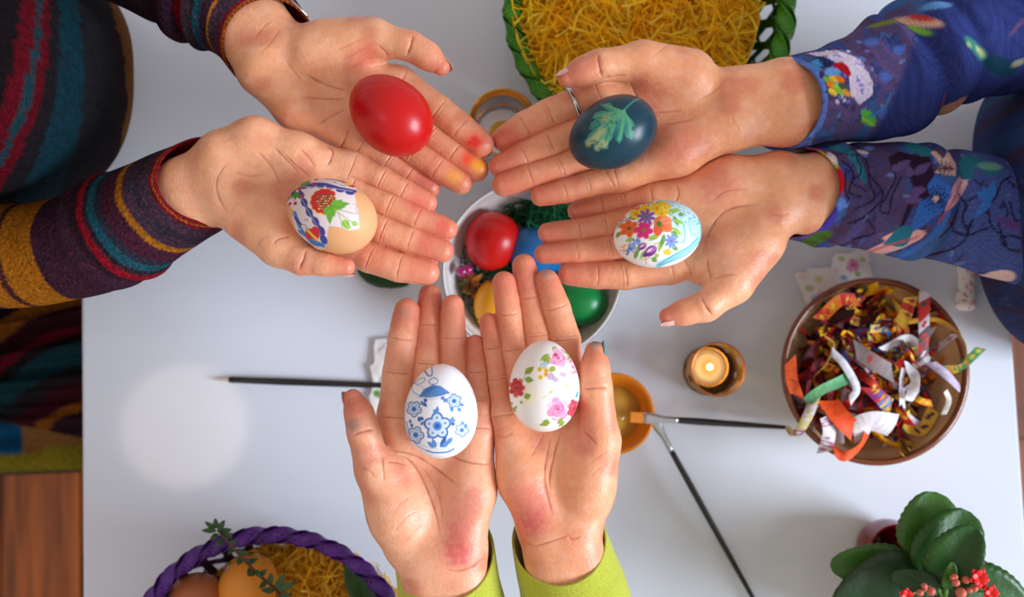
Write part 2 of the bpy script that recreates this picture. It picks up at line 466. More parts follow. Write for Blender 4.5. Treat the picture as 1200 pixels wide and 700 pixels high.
def gradient(sdf, V, e=0.0004):
    k = np.array([[1, -1, -1], [-1, -1, 1], [-1, 1, -1], [1, 1, 1]], float); g = 0
    for q in k: g = g + q * sdf(V + q * e)[:, None]
    return g / (4 * e)
def project(sdf, V, it=2, start=0):
    if start:
        return np.vstack([V[:start], project(sdf, V[start:], it)])
    for _ in range(it):
        d = sdf(V)[:, None]; g = gradient(sdf, V); gl = np.maximum((g * g).sum(1, keepdims=True), 0.25)
        V = V - np.clip(d / gl, -0.001, 0.001) * g
    return V
def subdivide(V, Q):
    E = np.stack([Q, np.roll(Q, -1, 1)], -1).reshape(-1, 2); E.sort(axis=1)
    key = E[:, 0] * len(V) + E[:, 1]; uk, inv = np.unique(key, return_inverse=True)
    mid = (V[uk // len(V)] + V[uk % len(V)]) / 2
    n = len(V); e = (inv + n).reshape(-1, 4); c = n + len(mid) + np.arange(len(Q))
    V2 = np.vstack([V, mid, V[Q].mean(1)])
    Q2 = np.concatenate([np.stack([Q[:, i], e[:, i], c, e[:, (i - 1) % 4]], -1) for i in range(4)])
    return V2, Q2
def poly_dist(u, v, pts):
    d = np.full(len(u), 1e9); pts = np.asarray(pts, float)
    lo, hi = pts.min(0) - 8, pts.max(0) + 8
    k = np.flatnonzero((u > lo[0]) & (u < hi[0]) & (v > lo[1]) & (v < hi[1]))
    if not len(k): return d
    if len(k) < len(u):
        d[k] = _poly_dist(u[k], v[k], pts); return d
    return _poly_dist(u, v, pts)
def _poly_dist(u, v, pts):
    d = np.full(len(u), 1e9)
    for (x0, y0), (x1, y1) in zip(pts[:-1], pts[1:]):
        dx, dy = x1 - x0, y1 - y0; t = np.clip(((u - x0) * dx + (v - y0) * dy) / (dx * dx + dy * dy + 1e-9), 0, 1)
        d = np.minimum(d, np.hypot(u - x0 - t * dx, v - y0 - t * dy))
    return d

def nail(Tc, d, n, r, t0=-0.55, t1=1.0, wid=0.85):
    d = _n(d); n = _n(n - d * (n @ d)); sd = np.cross(d, n)
    nt_, na = 9, 9; out = []
    for lay in (1.0, 0.93):
        G = []
        for t in np.linspace(0, 1, nt_):
            L = t0 + (t1 - t0) * t
            wf = wid * (1 - 0.55 * max(0, (t - 0.72) / 0.28) ** 2) * (1 - 0.45 * max(0, (0.25 - t) / 0.25) ** 2)
            hgt = lay * (1.03 - 0.34 * max(0.0, (L - 0.1)) ** 1.5 - (0.09 if t < 0.12 else 0))
            G.append([Tc + d * r * L + r * hgt * (n * math.cos(a * wf) + sd * math.sin(a * wf)) for a in np.linspace(-1, 1, na)])
        out.append(np.array(G))
    V = np.vstack([out[0].reshape(-1, 3), out[1].reshape(-1, 3)])
    f = grid_faces(nt_, na, False); N = nt_ * na
    b = list(range(na)) + [i * na + na - 1 for i in range(1, nt_)] + [(nt_ - 1) * na + j for j in range(na - 2, -1, -1)] + [i * na for i in range(nt_ - 2, 0, -1)]
    rim = np.array([[b[i], b[(i + 1) % len(b)], b[(i + 1) % len(b)] + N, b[i] + N] for i in range(len(b))])
    return V, [np.vstack([f, f[:, ::-1] + N, rim])]

def refine(V, T, pred):
    E = np.stack([T, np.roll(T, -1, 1)], -1).reshape(-1, 2); E.sort(axis=1)
    key = E[:, 0].astype(np.int64) * len(V) + E[:, 1]; uk, inv = np.unique(key, return_inverse=True)
    e = np.stack([uk // len(V), uk % len(V)], -1); mid = (V[e[:, 0]] + V[e[:, 1]]) / 2
    mk = pred(mid, e); nid = np.where(mk, len(V) + np.cumsum(mk) - 1, -1)
    M3 = nid[inv].reshape(-1, 3); n = (M3 >= 0).sum(1); out = [T[n == 0]]
    k = n == 3; t, m = T[k], M3[k]
    out += [np.stack([t[:, 0], m[:, 0], m[:, 2]], -1), np.stack([m[:, 0], t[:, 1], m[:, 1]], -1), np.stack([m[:, 2], m[:, 1], t[:, 2]], -1), m]
    for r in range(3):
        a, b, c = r, (r + 1) % 3, (r + 2) % 3
        k = (n == 1) & (M3[:, a] >= 0); t, m = T[k], M3[k]
        out += [np.stack([t[:, a], m[:, a], t[:, c]], -1), np.stack([m[:, a], t[:, b], t[:, c]], -1)]
        k = (n == 2) & (M3[:, c] < 0); t, m = T[k], M3[k]          # edges a and b split
        out += [np.stack([t[:, a], m[:, a], m[:, b]], -1), np.stack([m[:, a], t[:, b], m[:, b]], -1), np.stack([t[:, a], m[:, b], t[:, c]], -1)]
    return np.vstack([V, mid[mk]]), np.vstack(out)
def crease_lines(sp):
    L = []
    for ln in sp['lines']:
        L.append((ln[0] * 0.75, 1.15, catmull([(*p, 0) for p in ln[1]], 4 * len(ln[1]))[:, :2]))
    for f in sp['fingers']:
        P = [np.array(q[:2], float) for q in f[:4]]
        for i in range(3):
            dr = _n(P[min(i + 1, 3)] - P[max(i - 1, 0)]); sd = np.array((-dr[1], dr[0])); r = f[i][2]
            for k, dep in (((0, 0.0006), (4.0, 0.0003)) if i == 1 else ((0, 0.0006),)):
                c = P[i] + dr * k; bow = dr * (1.5 if i else 0)
                L.append((dep * 0.8, 1.0, np.array([c - sd * r * 0.98 + bow, c - sd * r * 0.4, c + sd * r * 0.4, c + sd * r * 0.98 + bow])))
    tp = sp['thumb']; i = sp.get('thumb_ip', 2)
    a, b, c = (np.array(tp[j][:2], float) for j in (i - 1, i, i + 1)); dr = _n(c - a); sd = np.array((-dr[1], dr[0]))
    L.append((0.0010, 1.3, np.array([b - sd * tp[i][2] * .85, b + dr * 1.0, b + sd * tp[i][2] * .85])))
    return L

def build_hand(h, parent, label):
    sp = h.sp
    V, Q = surface(h.sdf, h.lo, h.hi, 0.0018)
    V = project(h.sdf, V, 2)
    T = np.vstack([Q[:, [0, 1, 2]], Q[:, [0, 2, 3]]])
    gz = gradient(h.core, V)[:, 2]
    n0 = len(V)
    V, T = refine(V, T, lambda m, e: (gz[e[:, 0]] > -0.35) | (gz[e[:, 1]] > -0.35))
    V = project(h.sdf, V, 1, n0); n0 = len(V)
    lines = crease_lines(sp)
    def near(m, e):
        ok = np.flatnonzero(m[:, 2] > h.z0 - 0.002); q = m[ok]
        uu, vv = to_px(q); d = np.full(len(q), 1e9)
        for _, _, pts in lines: d = np.minimum(d, poly_dist(uu, vv, pts))
        gap, dd = h.finger_gap(q)
        r = np.zeros(len(m), bool); r[ok] = (d < 2.6) | ((gap < 0.0012) & (dd < 0.003)); return r
    V, T = refine(V, T, near); V, T = refine(V, T, near)
    V = project(h.sdf, V, 1, n0)
    Q = T
    g = gradient(h.core, V); nrm = g / (np.linalg.norm(g, axis=1, keepdims=True) + 1e-9)
    u, v = to_px(V)
    upw = sstep(0.05, 0.5, nrm[:, 2])
    # creases: palm lines and finger joints pressed into the skin
    crease = np.zeros(len(V)); disp = np.zeros(len(V))
    for depth, w, pts in lines:
        d = poly_dist(u, v, pts); near_ = np.flatnonzero(d < 9)
        if not len(near_): continue
        dn = d[near_]; L = np.hypot(*(pts[-1] - pts[0])) + 1e-6
        t = ((u[near_] - pts[0][0]) * (pts[-1][0] - pts[0][0]) + (v[near_] - pts[0][1]) * (pts[-1][1] - pts[0][1])) / L ** 2
        tap = sstep(-0.02, 0.25, t) * sstep(1.02, 0.75, t) * (0.55 + 0.9 * vnoise(V[near_], 260, 21))
        e = np.exp(-(dn / w) ** 2) * upw[near_] * tap; e2 = np.exp(-(dn / 3.6) ** 2) * upw[near_] * tap
        disp[near_] = np.maximum(disp[near_], e * depth * 0.65 + e2 * depth * 0.45)
        crease[near_] = np.maximum(crease[near_], e * min(1, depth / 0.0006))
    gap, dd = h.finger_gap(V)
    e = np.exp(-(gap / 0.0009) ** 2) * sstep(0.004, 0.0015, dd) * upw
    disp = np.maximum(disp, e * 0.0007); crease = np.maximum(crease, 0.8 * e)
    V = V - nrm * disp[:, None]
    # skin colour
    base = lin(sp.get('skin', (226, 172, 146))) * np.array((1.0, 0.825, 0.745))
    C = np.tile(base, (len(V), 1))
    n1 = vnoise(V, 70, 3)[:, None]; n2 = vnoise(V, 190, 5)[:, None]
    red = lin((206, 112, 86)); pale = lin((242, 198, 172))
    C = C + (red - C) * 0.55 * sstep(0.5, 0.85, n1) + (pale - C) * 0.22 * sstep(0.45, 0.85, n2)
    tips = [f[3][0] for f in h.fing] + [h.thumb[-1][0]]
    for tpos in tips:
        w = np.exp(-(np.linalg.norm(V - tpos, axis=1) / 0.014) ** 2)[:, None]
        C = C + (lin((208, 108, 88)) - C) * 0.8 * w
    for f in h.fing:                                     # pads redder than the joints
        for k in range(3):
            mpt = (f[k][0] + f[k + 1][0]) / 2
            w = np.exp(-(np.linalg.norm(V - mpt, axis=1) / 0.010) ** 2)[:, None]
            C = C + (lin((214, 116, 90)) - C) * 0.6 * w
    for (bu, bv, br, bc, ba) in sp.get('blots', []):
        nz = 0.55 + 0.9 * vnoise(V, 380, 11)
        w = (np.clip(1.25 * np.exp(-(np.hypot(u - bu, v - bv) / br) ** 2) * nz, 0, 1) * ba * upw)[:, None]
        C = C + (lin(bc) - C) * w
    C = C + (lin((186, 96, 74)) - C) * (0.6 * crease)[:, None]  # darker, redder tone along the creases and between fingers
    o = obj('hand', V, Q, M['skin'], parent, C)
    o['label'] = label
    # nails
    ends = [(f[3], f[2], np.array((0, 0, -1.0)), 0.95) for f in h.fing]
    nd = sp['thumb_nail']; ends.append((h.thumb[-1], h.thumb[-2], np.array((nd[0], -nd[1], nd[2]), float), 1.0))
    for k, ((t, r), (p, _), n, s_) in enumerate(ends):
        Vn, Fn = nail(t, t - p, n, r * s_ * (1.0 if k < 4 else sp.get('nail_scale', 1.1)), t0=-0.7 if k < 4 else -1.0)
        c = lin((236, 178, 166)) * np.ones((len(Vn), 1))
        if k == 4 and sp.get('nail_paint'): 
            c[:] = lin(sp['nail_paint'])
        nn = obj('fingernail', Vn, Fn, M['nail'], o, c)
    return o

def F_(b, p, d, t, *z): return (b, p, d, t, *z)
H1 = Hand(dict(z=Z1, fingers=[
    F_((468, 97, 19), (513, 128.5, 17.5), (539, 149, 16.8), (563.5, 169, 15.5), (0.001, 0.006, 0.008, 0.008)),
    F_((458, 122, 18), (503, 158, 16.5), (532, 178, 16), (558, 198.5, 15)),
    F_((443, 147, 17), (482, 176, 16), (512, 196.5, 15.5), (540, 214, 14.3)),
    F_((424, 169, 15), (454, 188, 14), (479, 204, 13.5), (504, 220, 12), (0.0, 0.0, -0.002, -0.003))],
    thumb=[(372, 62, 27, 0.004), (440, 46, 20, 0.012), (480, 53.5, 17, 0.017), (500, 65, 16, 0.018), (517, 78.5, 10.5, 0.018)],
    wrist=dict(mc=[(330, 58, 20, 0), (325, 66, 20, -0.001), (320, 76, 20, -0.001), (314, 86, 20, 0)],
               arm=[[(335, 52, 26, 0.0), (300, 5, 28, -0.004), (272, -28, 30, -0.008)], [(303, 76, 27, 0.0), (268, 28, 28, -0.004), (240, -5, 30, -0.008)]]),
    pads=[[(309, 88, 27, 0.0), (350, 127, 26, 0.002), (412, 165, 15, 0.001)], [(365, 60, 30, 0.004), (415, 55, 28, 0.006)], [(380, 45, 22, 0.004), (435, 42, 20, 0.01)]],
    lines=[(0.0010, [(356, 86), (374, 96), (394, 103), (412, 107)]), (0.0007, [(350, 113), (370, 115), (409, 117)]), (0.0006, [(369, 150), (383, 140), (409, 126)]),
           (0.0010, [(397, 176), (404, 164), (411, 149)]), (0.0004, [(331, 66), (346, 86), (356, 96)]), (0.0006, [(441, 52), (452, 62), (455, 72)]),
           (0.0004, [(392, 60), (410, 52), (425, 45)]), (0.0004, [(398, 72), (418, 62), (434, 52)]), (0.0004, [(405, 84), (422, 74), (440, 62)]), (0.0005, [(428, 72), (440, 68), (450, 68)]),
           (0.0003, [(295, 48), (310, 30), (322, 22)]), (0.0003, [(302, 66), (318, 48), (330, 30)])],
    blots=[(556, 166, 9, (226, 30, 20), 0.95), (549, 187, 8, (232, 60, 20), 0.9), (562, 194, 9, (240, 160, 30), 0.85), (533, 207, 9, (238, 160, 60), 0.7), (430, 66, 14, (220, 110, 90), 0.6),
           (500, 210, 10, (206, 96, 86), 0.6)],
    thumb_nail=(0.75, -0.5, -0.55), skin=(236, 182, 144)))
H2 = Hand(dict(z=Z2, fingers=[
    F_((393, 282, 18), (432, 302, 17), (467, 313.5, 16.5), (500, 319, 15.3), (0.0, 0.002, 0.002, 0.0)),
    F_((404, 250, 18), (448, 270, 16), (480, 281, 15.3), (518, 294, 14)),
    F_((411, 222, 17), (455, 240, 15.5), (488, 255.5, 14.7), (523, 268.5, 13.3)),
    F_((412, 196, 17), (446, 210, 15), (472, 224, 13.8), (500.5, 237.5, 12))],
    thumb=[(290, 258, 27, 0.003), (325, 290, 21, 0.012), (354, 305, 17, 0.018), (380, 309.5, 13, 0.021), (405, 313, 11, 0.021)],
    wrist=dict(mc=[(265, 232, 20, 0), (262, 222, 20, -0.001), (260, 212, 20, -0.001), (262, 200, 20, 0)],
               arm=[[(258, 184, 26, 0), (210, 214, 27, -0.006), (160, 238, 30, -0.012)], [(262, 234, 27, 0), (222, 250, 27, -0.006), (176, 266, 30, -0.012)]]),
    pads=[[(262, 180, 28, 0.0), (298, 167, 28, 0.002), (350, 183, 25, 0.002), (405, 197, 16, 0)], [(280, 240, 28, 0.002), (325, 268, 27, 0.006), (350, 285, 20, 0.008)]],
    lines=[(0.0007, [(332, 180), (345, 193), (365, 209)]), (0.0006, [(318, 170), (335, 187), (353, 206)]), (0.0006, [(350, 172), (361, 184), (370, 198)]), (0.0009, [(381, 168), (390, 178), (383, 196)]),
           (0.0010, [(318, 288), (326, 280), (342, 276)]), (0.0007, [(270, 187), (256, 205), (254, 225), (266, 252)]), (0.0006, [(300, 176), (318, 196), (330, 220)]),
           (0.0004, [(272, 200), (290, 206), (310, 205)]), (0.0004, [(300, 290), (306, 280), (316, 278)])],
    blots=[(490, 239, 12, (228, 110, 96), 0.6), (518, 265, 8, (222, 70, 64), 0.6), (500, 284, 10, (214, 96, 84), 0.5), (478, 318, 14, (216, 120, 96), 0.5)],
    thumb_nail=(0.1, 1, -0.25), skin=(240, 188, 152)))
H3 = Hand(dict(z=Z3, fingers=[
    F_((702, 111, 20), (645, 133.5, 18.3), (616, 148, 17.3), (592, 163.5, 15.5), (0, 0, -0.004, -0.009)),
    F_((706, 145, 18), (646, 168.5, 16.5), (615, 182.5, 16), (588, 195, 14.8), (0, 0, -0.003, -0.007)),
    F_((706, 176, 17), (659, 196, 15.3), (622, 207, 15), (590, 217, 13.8), (0, 0, -0.001, -0.003)),
    F_((722, 208, 15.5), (691, 216, 14), (663, 224, 13.5), (633.5, 230.5, 11.5))],
    thumb=[(800, 92, 28, 0.003), (752, 71, 20.5, 0.013), (703, 77, 18.7, 0.019), (684, 84, 17, 0.020), (665, 92, 11, 0.020)],
    wrist=dict(mc=[(840, 112, 20, 0), (842, 122, 20, -0.001), (843, 132, 20, -0.001), (840, 142, 20, 0)],
               arm=[[(860, 104, 27, 0), (920, 96, 28, -0.004), (985, 82, 30, -0.008)], [(858, 148, 26, 0), (920, 144, 28, -0.004), (985, 128, 30, -0.008)]]),
    pads=[[(850, 148, 29, 0), (792, 177, 28, 0.002), (735, 204, 16, 0)], [(806, 92, 30, 0.003), (765, 85, 26, 0.006)], [(810, 86, 26, 0.002), (758, 74, 22, 0.010)]],
    lines=[(0.0007, [(752, 133), (780, 131), (803, 128.6)]), (0.0009, [(735, 90), (742, 105), (752, 121), (776, 140)]), (0.0006, [(770, 147), (790, 144), (817, 138)]),
           (0.0004, [(857, 132), (860, 142), (868, 156)]), (0.0006, [(706, 196), (712, 205), (722, 222)]), (0.0004, [(815, 120), (835, 108), (848, 95)]), (0.0004, [(760, 70), (775, 58), (785, 50)]),
           (0.0007, [(706, 92), (720, 90), (735, 88)])],
    blots=[(790, 170, 30, (216, 120, 96), 0.55), (762, 112, 20, (206, 108, 84), 0.6), (590, 165, 18, (206, 96, 72), 0.7), (590, 197, 16, (216, 120, 96), 0.5), (680, 85, 14, (218, 130, 106), 0.5)],
    thumb_nail=(-0.45, -0.8, 0.30), skin=(232, 174, 134), nail_scale=1.12))
H4 = Hand(dict(z=Z4, fingers=[
    F_((787, 312, 20), (734, 323, 16.3), (701, 323, 15.3), (667, 321.5, 13.3)),
    F_((774, 280, 18), (717, 290, 14.5), (677, 295, 13.8), (638, 297.5, 12)),
    F_((770, 252, 17), (711, 264.5, 14.3), (680, 270, 13.5), (642, 273, 12)),
    F_((764, 231, 16), (733, 236, 14.7), (707, 241, 14), (677, 247, 12), (0.0, -0.002, -0.003, -0.003))],
    thumb=[(890, 285, 27, 0.003), (858, 333, 22, 0.012), (828, 359, 17, 0.017), (803, 366, 14.2, 0.018), (783, 371, 10.5, 0.018)],
    wrist=dict(mc=[(905, 246, 20, 0), (908, 236, 20, -0.001), (910, 226, 20, -0.001), (906, 214, 20, 0)],
               arm=[[(918, 206, 27, 0), (960, 208, 28, -0.004), (1030, 210, 30, -0.008)], [(916, 246, 27, 0), (955, 248, 28, -0.004), (1030, 250, 30, -0.008)]]),
    pads=[[(905, 210, 30, 0), (850, 212, 28, 0.002), (775, 229, 16, 0)], [(885, 280, 28, 0.003), (850, 300, 27, 0.006), (825, 318, 18, 0.004)], [(900, 262, 26, 0.001), (860, 325, 22, 0.01)]],
    lines=[(0.0009, [(822, 300), (832, 270), (851, 247), (894, 238)]), (0.0007, [(800, 300), (806, 312), (812, 326)]), (0.0010, [(829, 302), (830, 316), (834, 330)]),
           (0.0008, [(792, 216), (795, 226), (791, 238)]), (0.0005, [(830, 240), (850, 225), (880, 222)]), (0.0005, [(834, 328), (852, 322), (866, 322)]), (0.0004, [(900, 250), (915, 252), (925, 250)])],
    blots=[(840, 212, 26, (220, 120, 100), 0.6), (850, 290, 18, (214, 140, 116), 0.4), (640, 298, 14, (214, 122, 98), 0.5), (668, 322, 14, (216, 124, 100), 0.5)],
    thumb_nail=(-0.1, 1, 0.15), skin=(234, 180, 142), nail_scale=1.1))
H5 = Hand(dict(z=Z5, fingers=[
    F_((463, 490, 20), (466.5, 438, 17.8), (471.5, 398, 16.6), (476.5, 364, 14.8)),
    F_((497, 490, 18), (500.5, 427, 16), (502.5, 381, 15), (504, 346.5, 13.7), (0, 0.001, -0.004, -0.009)),
    F_((531, 495, 17), (532, 440, 15), (531.5, 397, 14.2), (530.5, 358.5, 13.2)),
    F_((561, 502, 15.5), (560.5, 470, 13.6), (558.5, 437, 13), (557, 404, 11.6))],
    thumb=[(462, 610, 27, 0.003), (438, 552, 20.5, 0.012), (426, 507, 18, 0.018), (421, 486, 16.2, 0.019), (413.5, 467.5, 11.5, 0.018)],
    wrist=dict(mc=[(502, 645, 20, 0), (514, 648, 20, -0.001), (526, 648, 20, -0.001), (538, 642, 20, 0)],
               arm=[[(496, 662, 29, 0), (503, 720, 29, -0.004), (512, 790, 32, -0.008)], [(542, 655, 28, 0), (548, 720, 29, -0.004), (556, 790, 32, -0.008)]]),
    pads=[[(545, 630, 25, 0.001), (551, 575, 28, 0.003), (561, 512, 16, 0.001)], [(474, 640, 25, 0.001), (466, 600, 29, 0.005), (456, 560, 24, 0.008)]],
    lines=[(0.0011, [(449, 530), (478, 538), (495, 562), (509, 598), (516, 632)]), (0.0008, [(450, 526), (484, 533), (513, 551), (541, 573)]), (0.0008, [(520, 528), (536, 538), (556, 543), (578, 544)]),
           (0.0012, [(448, 530), (449, 545), (450, 566)]), (0.0009, [(451, 543), (462, 541), (477, 546)]), (0.0007, [(519, 667), (535, 670), (553, 665), (571, 653)]), (0.0004, [(480, 540), (500, 555), (515, 585), (518, 620)]),
           (0.0003, [(455, 610), (470, 590), (485, 580)]), (0.0003, [(460, 625), (478, 605), (492, 598)]), (0.0003, [(470, 640), (488, 622), (502, 614)]), (0.0005, [(420, 548), (432, 552), (440, 560)])],
    blots=[(537, 650, 17, (216, 92, 92), 0.85), (540, 622, 16, (220, 110, 104), 0.7), (545, 590, 18, (226, 136, 122), 0.55), (466, 555, 12, (222, 134, 112), 0.5), (414, 498, 8, (150, 120, 122), 0.7), (558, 420, 10, (210, 110, 92), 0.4),
           (474, 366, 8, (176, 134, 124), 0.5), (420, 478, 12, (204, 112, 92), 0.6)],
    thumb_nail=(-1, -0.1, -0.35), skin=(240, 188, 156)))
H6 = Hand(dict(z=Z6, fingers=[
    F_((664, 465, 20), (662.5, 399, 17.5), (651.5, 361.5, 16.5), (641, 330, 14.3)),
    F_((637, 467, 18), (630, 394, 16.3), (621, 349, 15.2), (614, 311.5, 14), (0, 0.001, -0.002, -0.004)),
    F_((611, 472, 17), (601.5, 411, 15.3), (596.5, 369, 14.5), (590.5, 331.5, 13.7)),
    F_((589, 487, 15), (583, 445, 13.5), (578, 409, 12.5), (573, 378, 11.2))],
    thumb=[(688, 585, 26, 0.003), (703, 515, 22, 0.012), (698, 456, 18.5, 0.020), (697, 433, 16.5, 0.021), (697.5, 412.5, 12.5, 0.020)],
    wrist=dict(mc=[(668, 605, 20, 0), (658, 610, 20, -0.001), (648, 610, 20, -0.001), (638, 606, 20, 0)],
               arm=[[(638, 630, 28, 0), (648, 700, 29, -0.004), (660, 780, 32, -0.008)], [(676, 628, 28, 0), (692, 700, 29, -0.004), (706, 780, 32, -0.008)]]),
    pads=[[(630, 604, 28, 0.001), (612, 560, 28, 0.003), (594, 500, 16, 0.001)], [(682, 606, 24, 0.001), (690, 570, 26, 0.005), (697, 530, 25, 0.008)]],
    lines=[(0.0011, [(645, 508), (640, 540), (639, 565), (646, 598), (652, 610)]), (0.0010, [(659, 503), (650, 530), (645, 558), (645, 580)]), (0.0005, [(638, 506), (630, 522), (620, 540)]),
           (0.0010, [(682, 504), (690, 512), (700, 522)]), (0.0006, [(606, 630), (625, 640), (648, 634), (676, 624)]), (0.0006, [(581, 512), (592, 512), (602, 506)]), (0.0007, [(664, 626), (670, 632), (680, 630)]),
           (0.0003, [(690, 545), (702, 535), (715, 528)]), (0.0003, [(690, 560), (704, 548), (716, 542)])],
    blots=[(622, 612, 19, (214, 92, 90), 0.85), (612, 580, 18, (222, 120, 110), 0.65), (634, 600, 14, (220, 112, 104), 0.5), (680, 520, 14, (222, 138, 118), 0.5), (699, 398, 8, (80, 140, 140), 0.9), (640, 320, 7, (120, 150, 150), 0.4),
           (588, 330, 12, (212, 116, 98), 0.45)],
    thumb_nail=(1, -0.15, -0.1), skin=(238, 180, 142), nail_paint=(110, 150, 150)))
H1.subs = [EG['red'].sdf, H2.core]; H2.subs = [EG['folk'].sdf]
H3.subs = [EG['teal'].sdf, H1.core]; H4.subs = [EG['bouquet'].sdf, H3.core]
H5.subs = [EG['blue'].sdf, H2.core]; H6.subs = [EG['rose'].sdf, H5.core, H4.core]

PERSON_L = thing('person', px(0, 150, FLOOR_Z), 'person in a dark striped knit cardigan holding a red egg and a paper-decorated egg', 'person')
PERSON_R = thing('person', px(1250, 220, FLOOR_Z), 'person in a blue floral shirt holding a teal egg and a bouquet egg', 'person')
PERSON_B = thing('person', px(610, 1000, FLOOR_Z), 'person with lime green sleeves holding a blue painted egg and a rose egg', 'person')
build_hand(H1, PERSON_L, 'upper palm-up hand with red and yellow dye on the fingertips')
build_hand(H2, PERSON_L, 'lower palm-up hand with thumb resting against the brown egg')
build_hand(H3, PERSON_R, 'upper palm-up hand wearing a thin silver ring')
build_hand(H4, PERSON_R, 'lower palm-up hand with thumb stretched outwards')
build_hand(H5, PERSON_B, 'palm-up hand under the blue painted egg')
build_hand(H6, PERSON_B, 'palm-up hand under the rose egg with green dye on the thumb')

# ------------------------------------------------------------------ printing on surfaces
class Paint:
    """flat print on a surface: u, v are print coordinates of every vertex; shapes given in coordinates (x, y) with px = x0 + x*s"""
    def __init__(s, u, v, base, zoom=(0, 0, 1.0), mask=None, soft=0.6):
        s.off = zoom[:2]; s.z = zoom[2]; s.x = (u - zoom[0]) / s.z; s.y = (v - zoom[1]) / s.z; s.soft = soft / s.z
        base = np.asarray(base); s.c = np.tile(lin(base), (len(u), 1)) if base.ndim == 1 else base.copy(); s.mask = mask
    def mix(s, a, colr, idx=None):
        if s.mask is not None: a = a * (s.mask if idx is None else s.mask[idx])
        c = lin(colr)
        if idx is None: s.c += (c - s.c) * a[:, None]
        else: s.c[idx] += (c - s.c[idx]) * a[:, None]
    def near(s, x, y, r): return np.flatnonzero((np.abs(s.x - x) < r) & (np.abs(s.y - y) < r))
    def ell(s, x, y, rx, ry, ang, colr, a=1.0, soft=1.0):
        k = s.near(x, y, max(rx, ry) * 1.4 + 3 * s.soft)
        if not len(k): return
        t = math.radians(ang); dx = s.x[k] - x; dy = s.y[k] - y
        p = (dx * math.cos(t) + dy * math.sin(t)) / rx; q = (-dx * math.sin(t) + dy * math.cos(t)) / ry
        d = (np.sqrt(p * p + q * q) - 1) * min(rx, ry)
        w = s.soft * soft; s.mix(a * sstep(w, -w, d), colr, k)
    def line(s, pts, w, colr, a=1.0, smooth=True):
        pts = np.asarray(pts, float)
        if smooth and len(pts) > 2: pts = catmull(np.c_[pts, np.zeros(len(pts))], 5 * len(pts))[:, :2]
        lo, hi = pts.min(0) - w - 3 * s.soft, pts.max(0) + w + 3 * s.soft
        k = np.flatnonzero((s.x > lo[0]) & (s.x < hi[0]) & (s.y > lo[1]) & (s.y < hi[1]))
        if not len(k): return
        d = _poly_dist(s.x[k], s.y[k], pts) - w / 2
        s.mix(a * sstep(s.soft * .8, -s.soft * .8, d), colr, k)
    def poly(s, pts, colr, a=1.0, soft=1.0):
        pts = np.asarray(pts, float); lo, hi = pts.min(0) - 3 * s.soft, pts.max(0) + 3 * s.soft
        k = np.flatnonzero((s.x > lo[0]) & (s.x < hi[0]) & (s.y > lo[1]) & (s.y < hi[1]))
        if not len(k): return
        x, y = s.x[k], s.y[k]; ins = np.zeros(len(k), bool)
        for (x0, y0), (x1, y1) in zip(pts, np.roll(pts, -1, 0)):
            c = (y0 > y) != (y1 > y); ins ^= c & (x < (x1 - x0) * (y - y0) / (y1 - y0 + 1e-12) + x0)
        d = _poly_dist(x, y, np.vstack([pts, pts[:1]])); d = np.where(ins, -d, d); w = s.soft * soft
        s.mix(a * sstep(w, -w, d), colr, k)
    def leaf(s, x0, y0, x1, y1, w, colr, vein=None):
        dx, dy = x1 - x0, y1 - y0; nx, ny = -dy, dx; L = math.hypot(dx, dy); nx /= L; ny /= L
        P = [(x0 + dx * t + nx * w * k * math.sin(math.pi * t ** 0.8), y0 + dy * t + ny * w * k * math.sin(math.pi * t ** 0.8)) for k, ts in ((1, np.linspace(0, 1, 7)), (-1, np.linspace(1, 0, 7)[1:-1])) for t in ts]
        s.poly(P, colr)
        if vein is not None: s.line([(x0, y0), (x1, y1)], w * 0.18, vein, 0.8)
    def flower(s, x, y, r, n, colr, dark, ctr, rc=0.25, rot=0.0, fat=0.42):
        for i in range(n):
            t = rot + 2 * math.pi * i / n; cx, cy = x + math.cos(t) * r * 0.6, y + math.sin(t) * r * 0.6
            s.ell(cx, cy, r * 0.46, r * fat, math.degrees(t), colr)
            s.line([(x, y), (x + math.cos(t) * r * 0.75, y + math.sin(t) * r * 0.75)], r * 0.1, dark, 0.7)
        s.ell(x, y, r * rc, r * rc, 0, ctr)
    def rose(s, x, y, r, colr, dark, pale, sq=1.0):
        R = np.random.default_rng(int(x * 7 + y))
        for i in range(7):
            t = 2 * math.pi * i / 7; s.ell(x + math.cos(t) * r * .62, y + math.sin(t) * r * .62 * sq, r * .42, r * .36, math.degrees(t), colr if i % 2 else pale)
        s.ell(x, y, r * .72, r * .72 * sq, 0, colr)
        for i in range(16):
            t = R.uniform(0, 6.28); q = R.uniform(.12, .95) * r; cx, cy = x + math.cos(t) * q, y + math.sin(t) * q * sq
            tt = t + 1.57; s.line([(cx - math.cos(tt) * r * .22, cy - math.sin(tt) * r * .22), (cx + math.cos(t) * r * .07, cy + math.sin(t) * r * .07), (cx + math.cos(tt) * r * .22, cy + math.sin(tt) * r * .22)], r * .09, dark if i % 3 else pale, .75)
        s.ell(x, y, r * .2, r * .17, 20, dark, .8)

def egg_obj(egg, name, label, group, M_, paint=None, base=(240, 236, 232), sub=7, speck=None):
    V, T = egg.verts(sub); u, v = egg.flat_px(V)
    C = np.tile(lin(base), (len(V), 1)) * (0.97 + 0.06 * vnoise(V, 60, 9))[:, None]
    if speck is not None:
        n = vnoise(V, 900, 31) * vnoise(V, 420, 37); C = C + (lin(speck) - C) * (0.8 * sstep(0.60, 0.72, n))[:, None]
    if paint:
        p = Paint(u, v, C, paint[0], soft=0.55); paint[1](p); C = p.c
    o = obj(name, V, T, M_, None, C)
    return tag(o, label, 'egg', group)

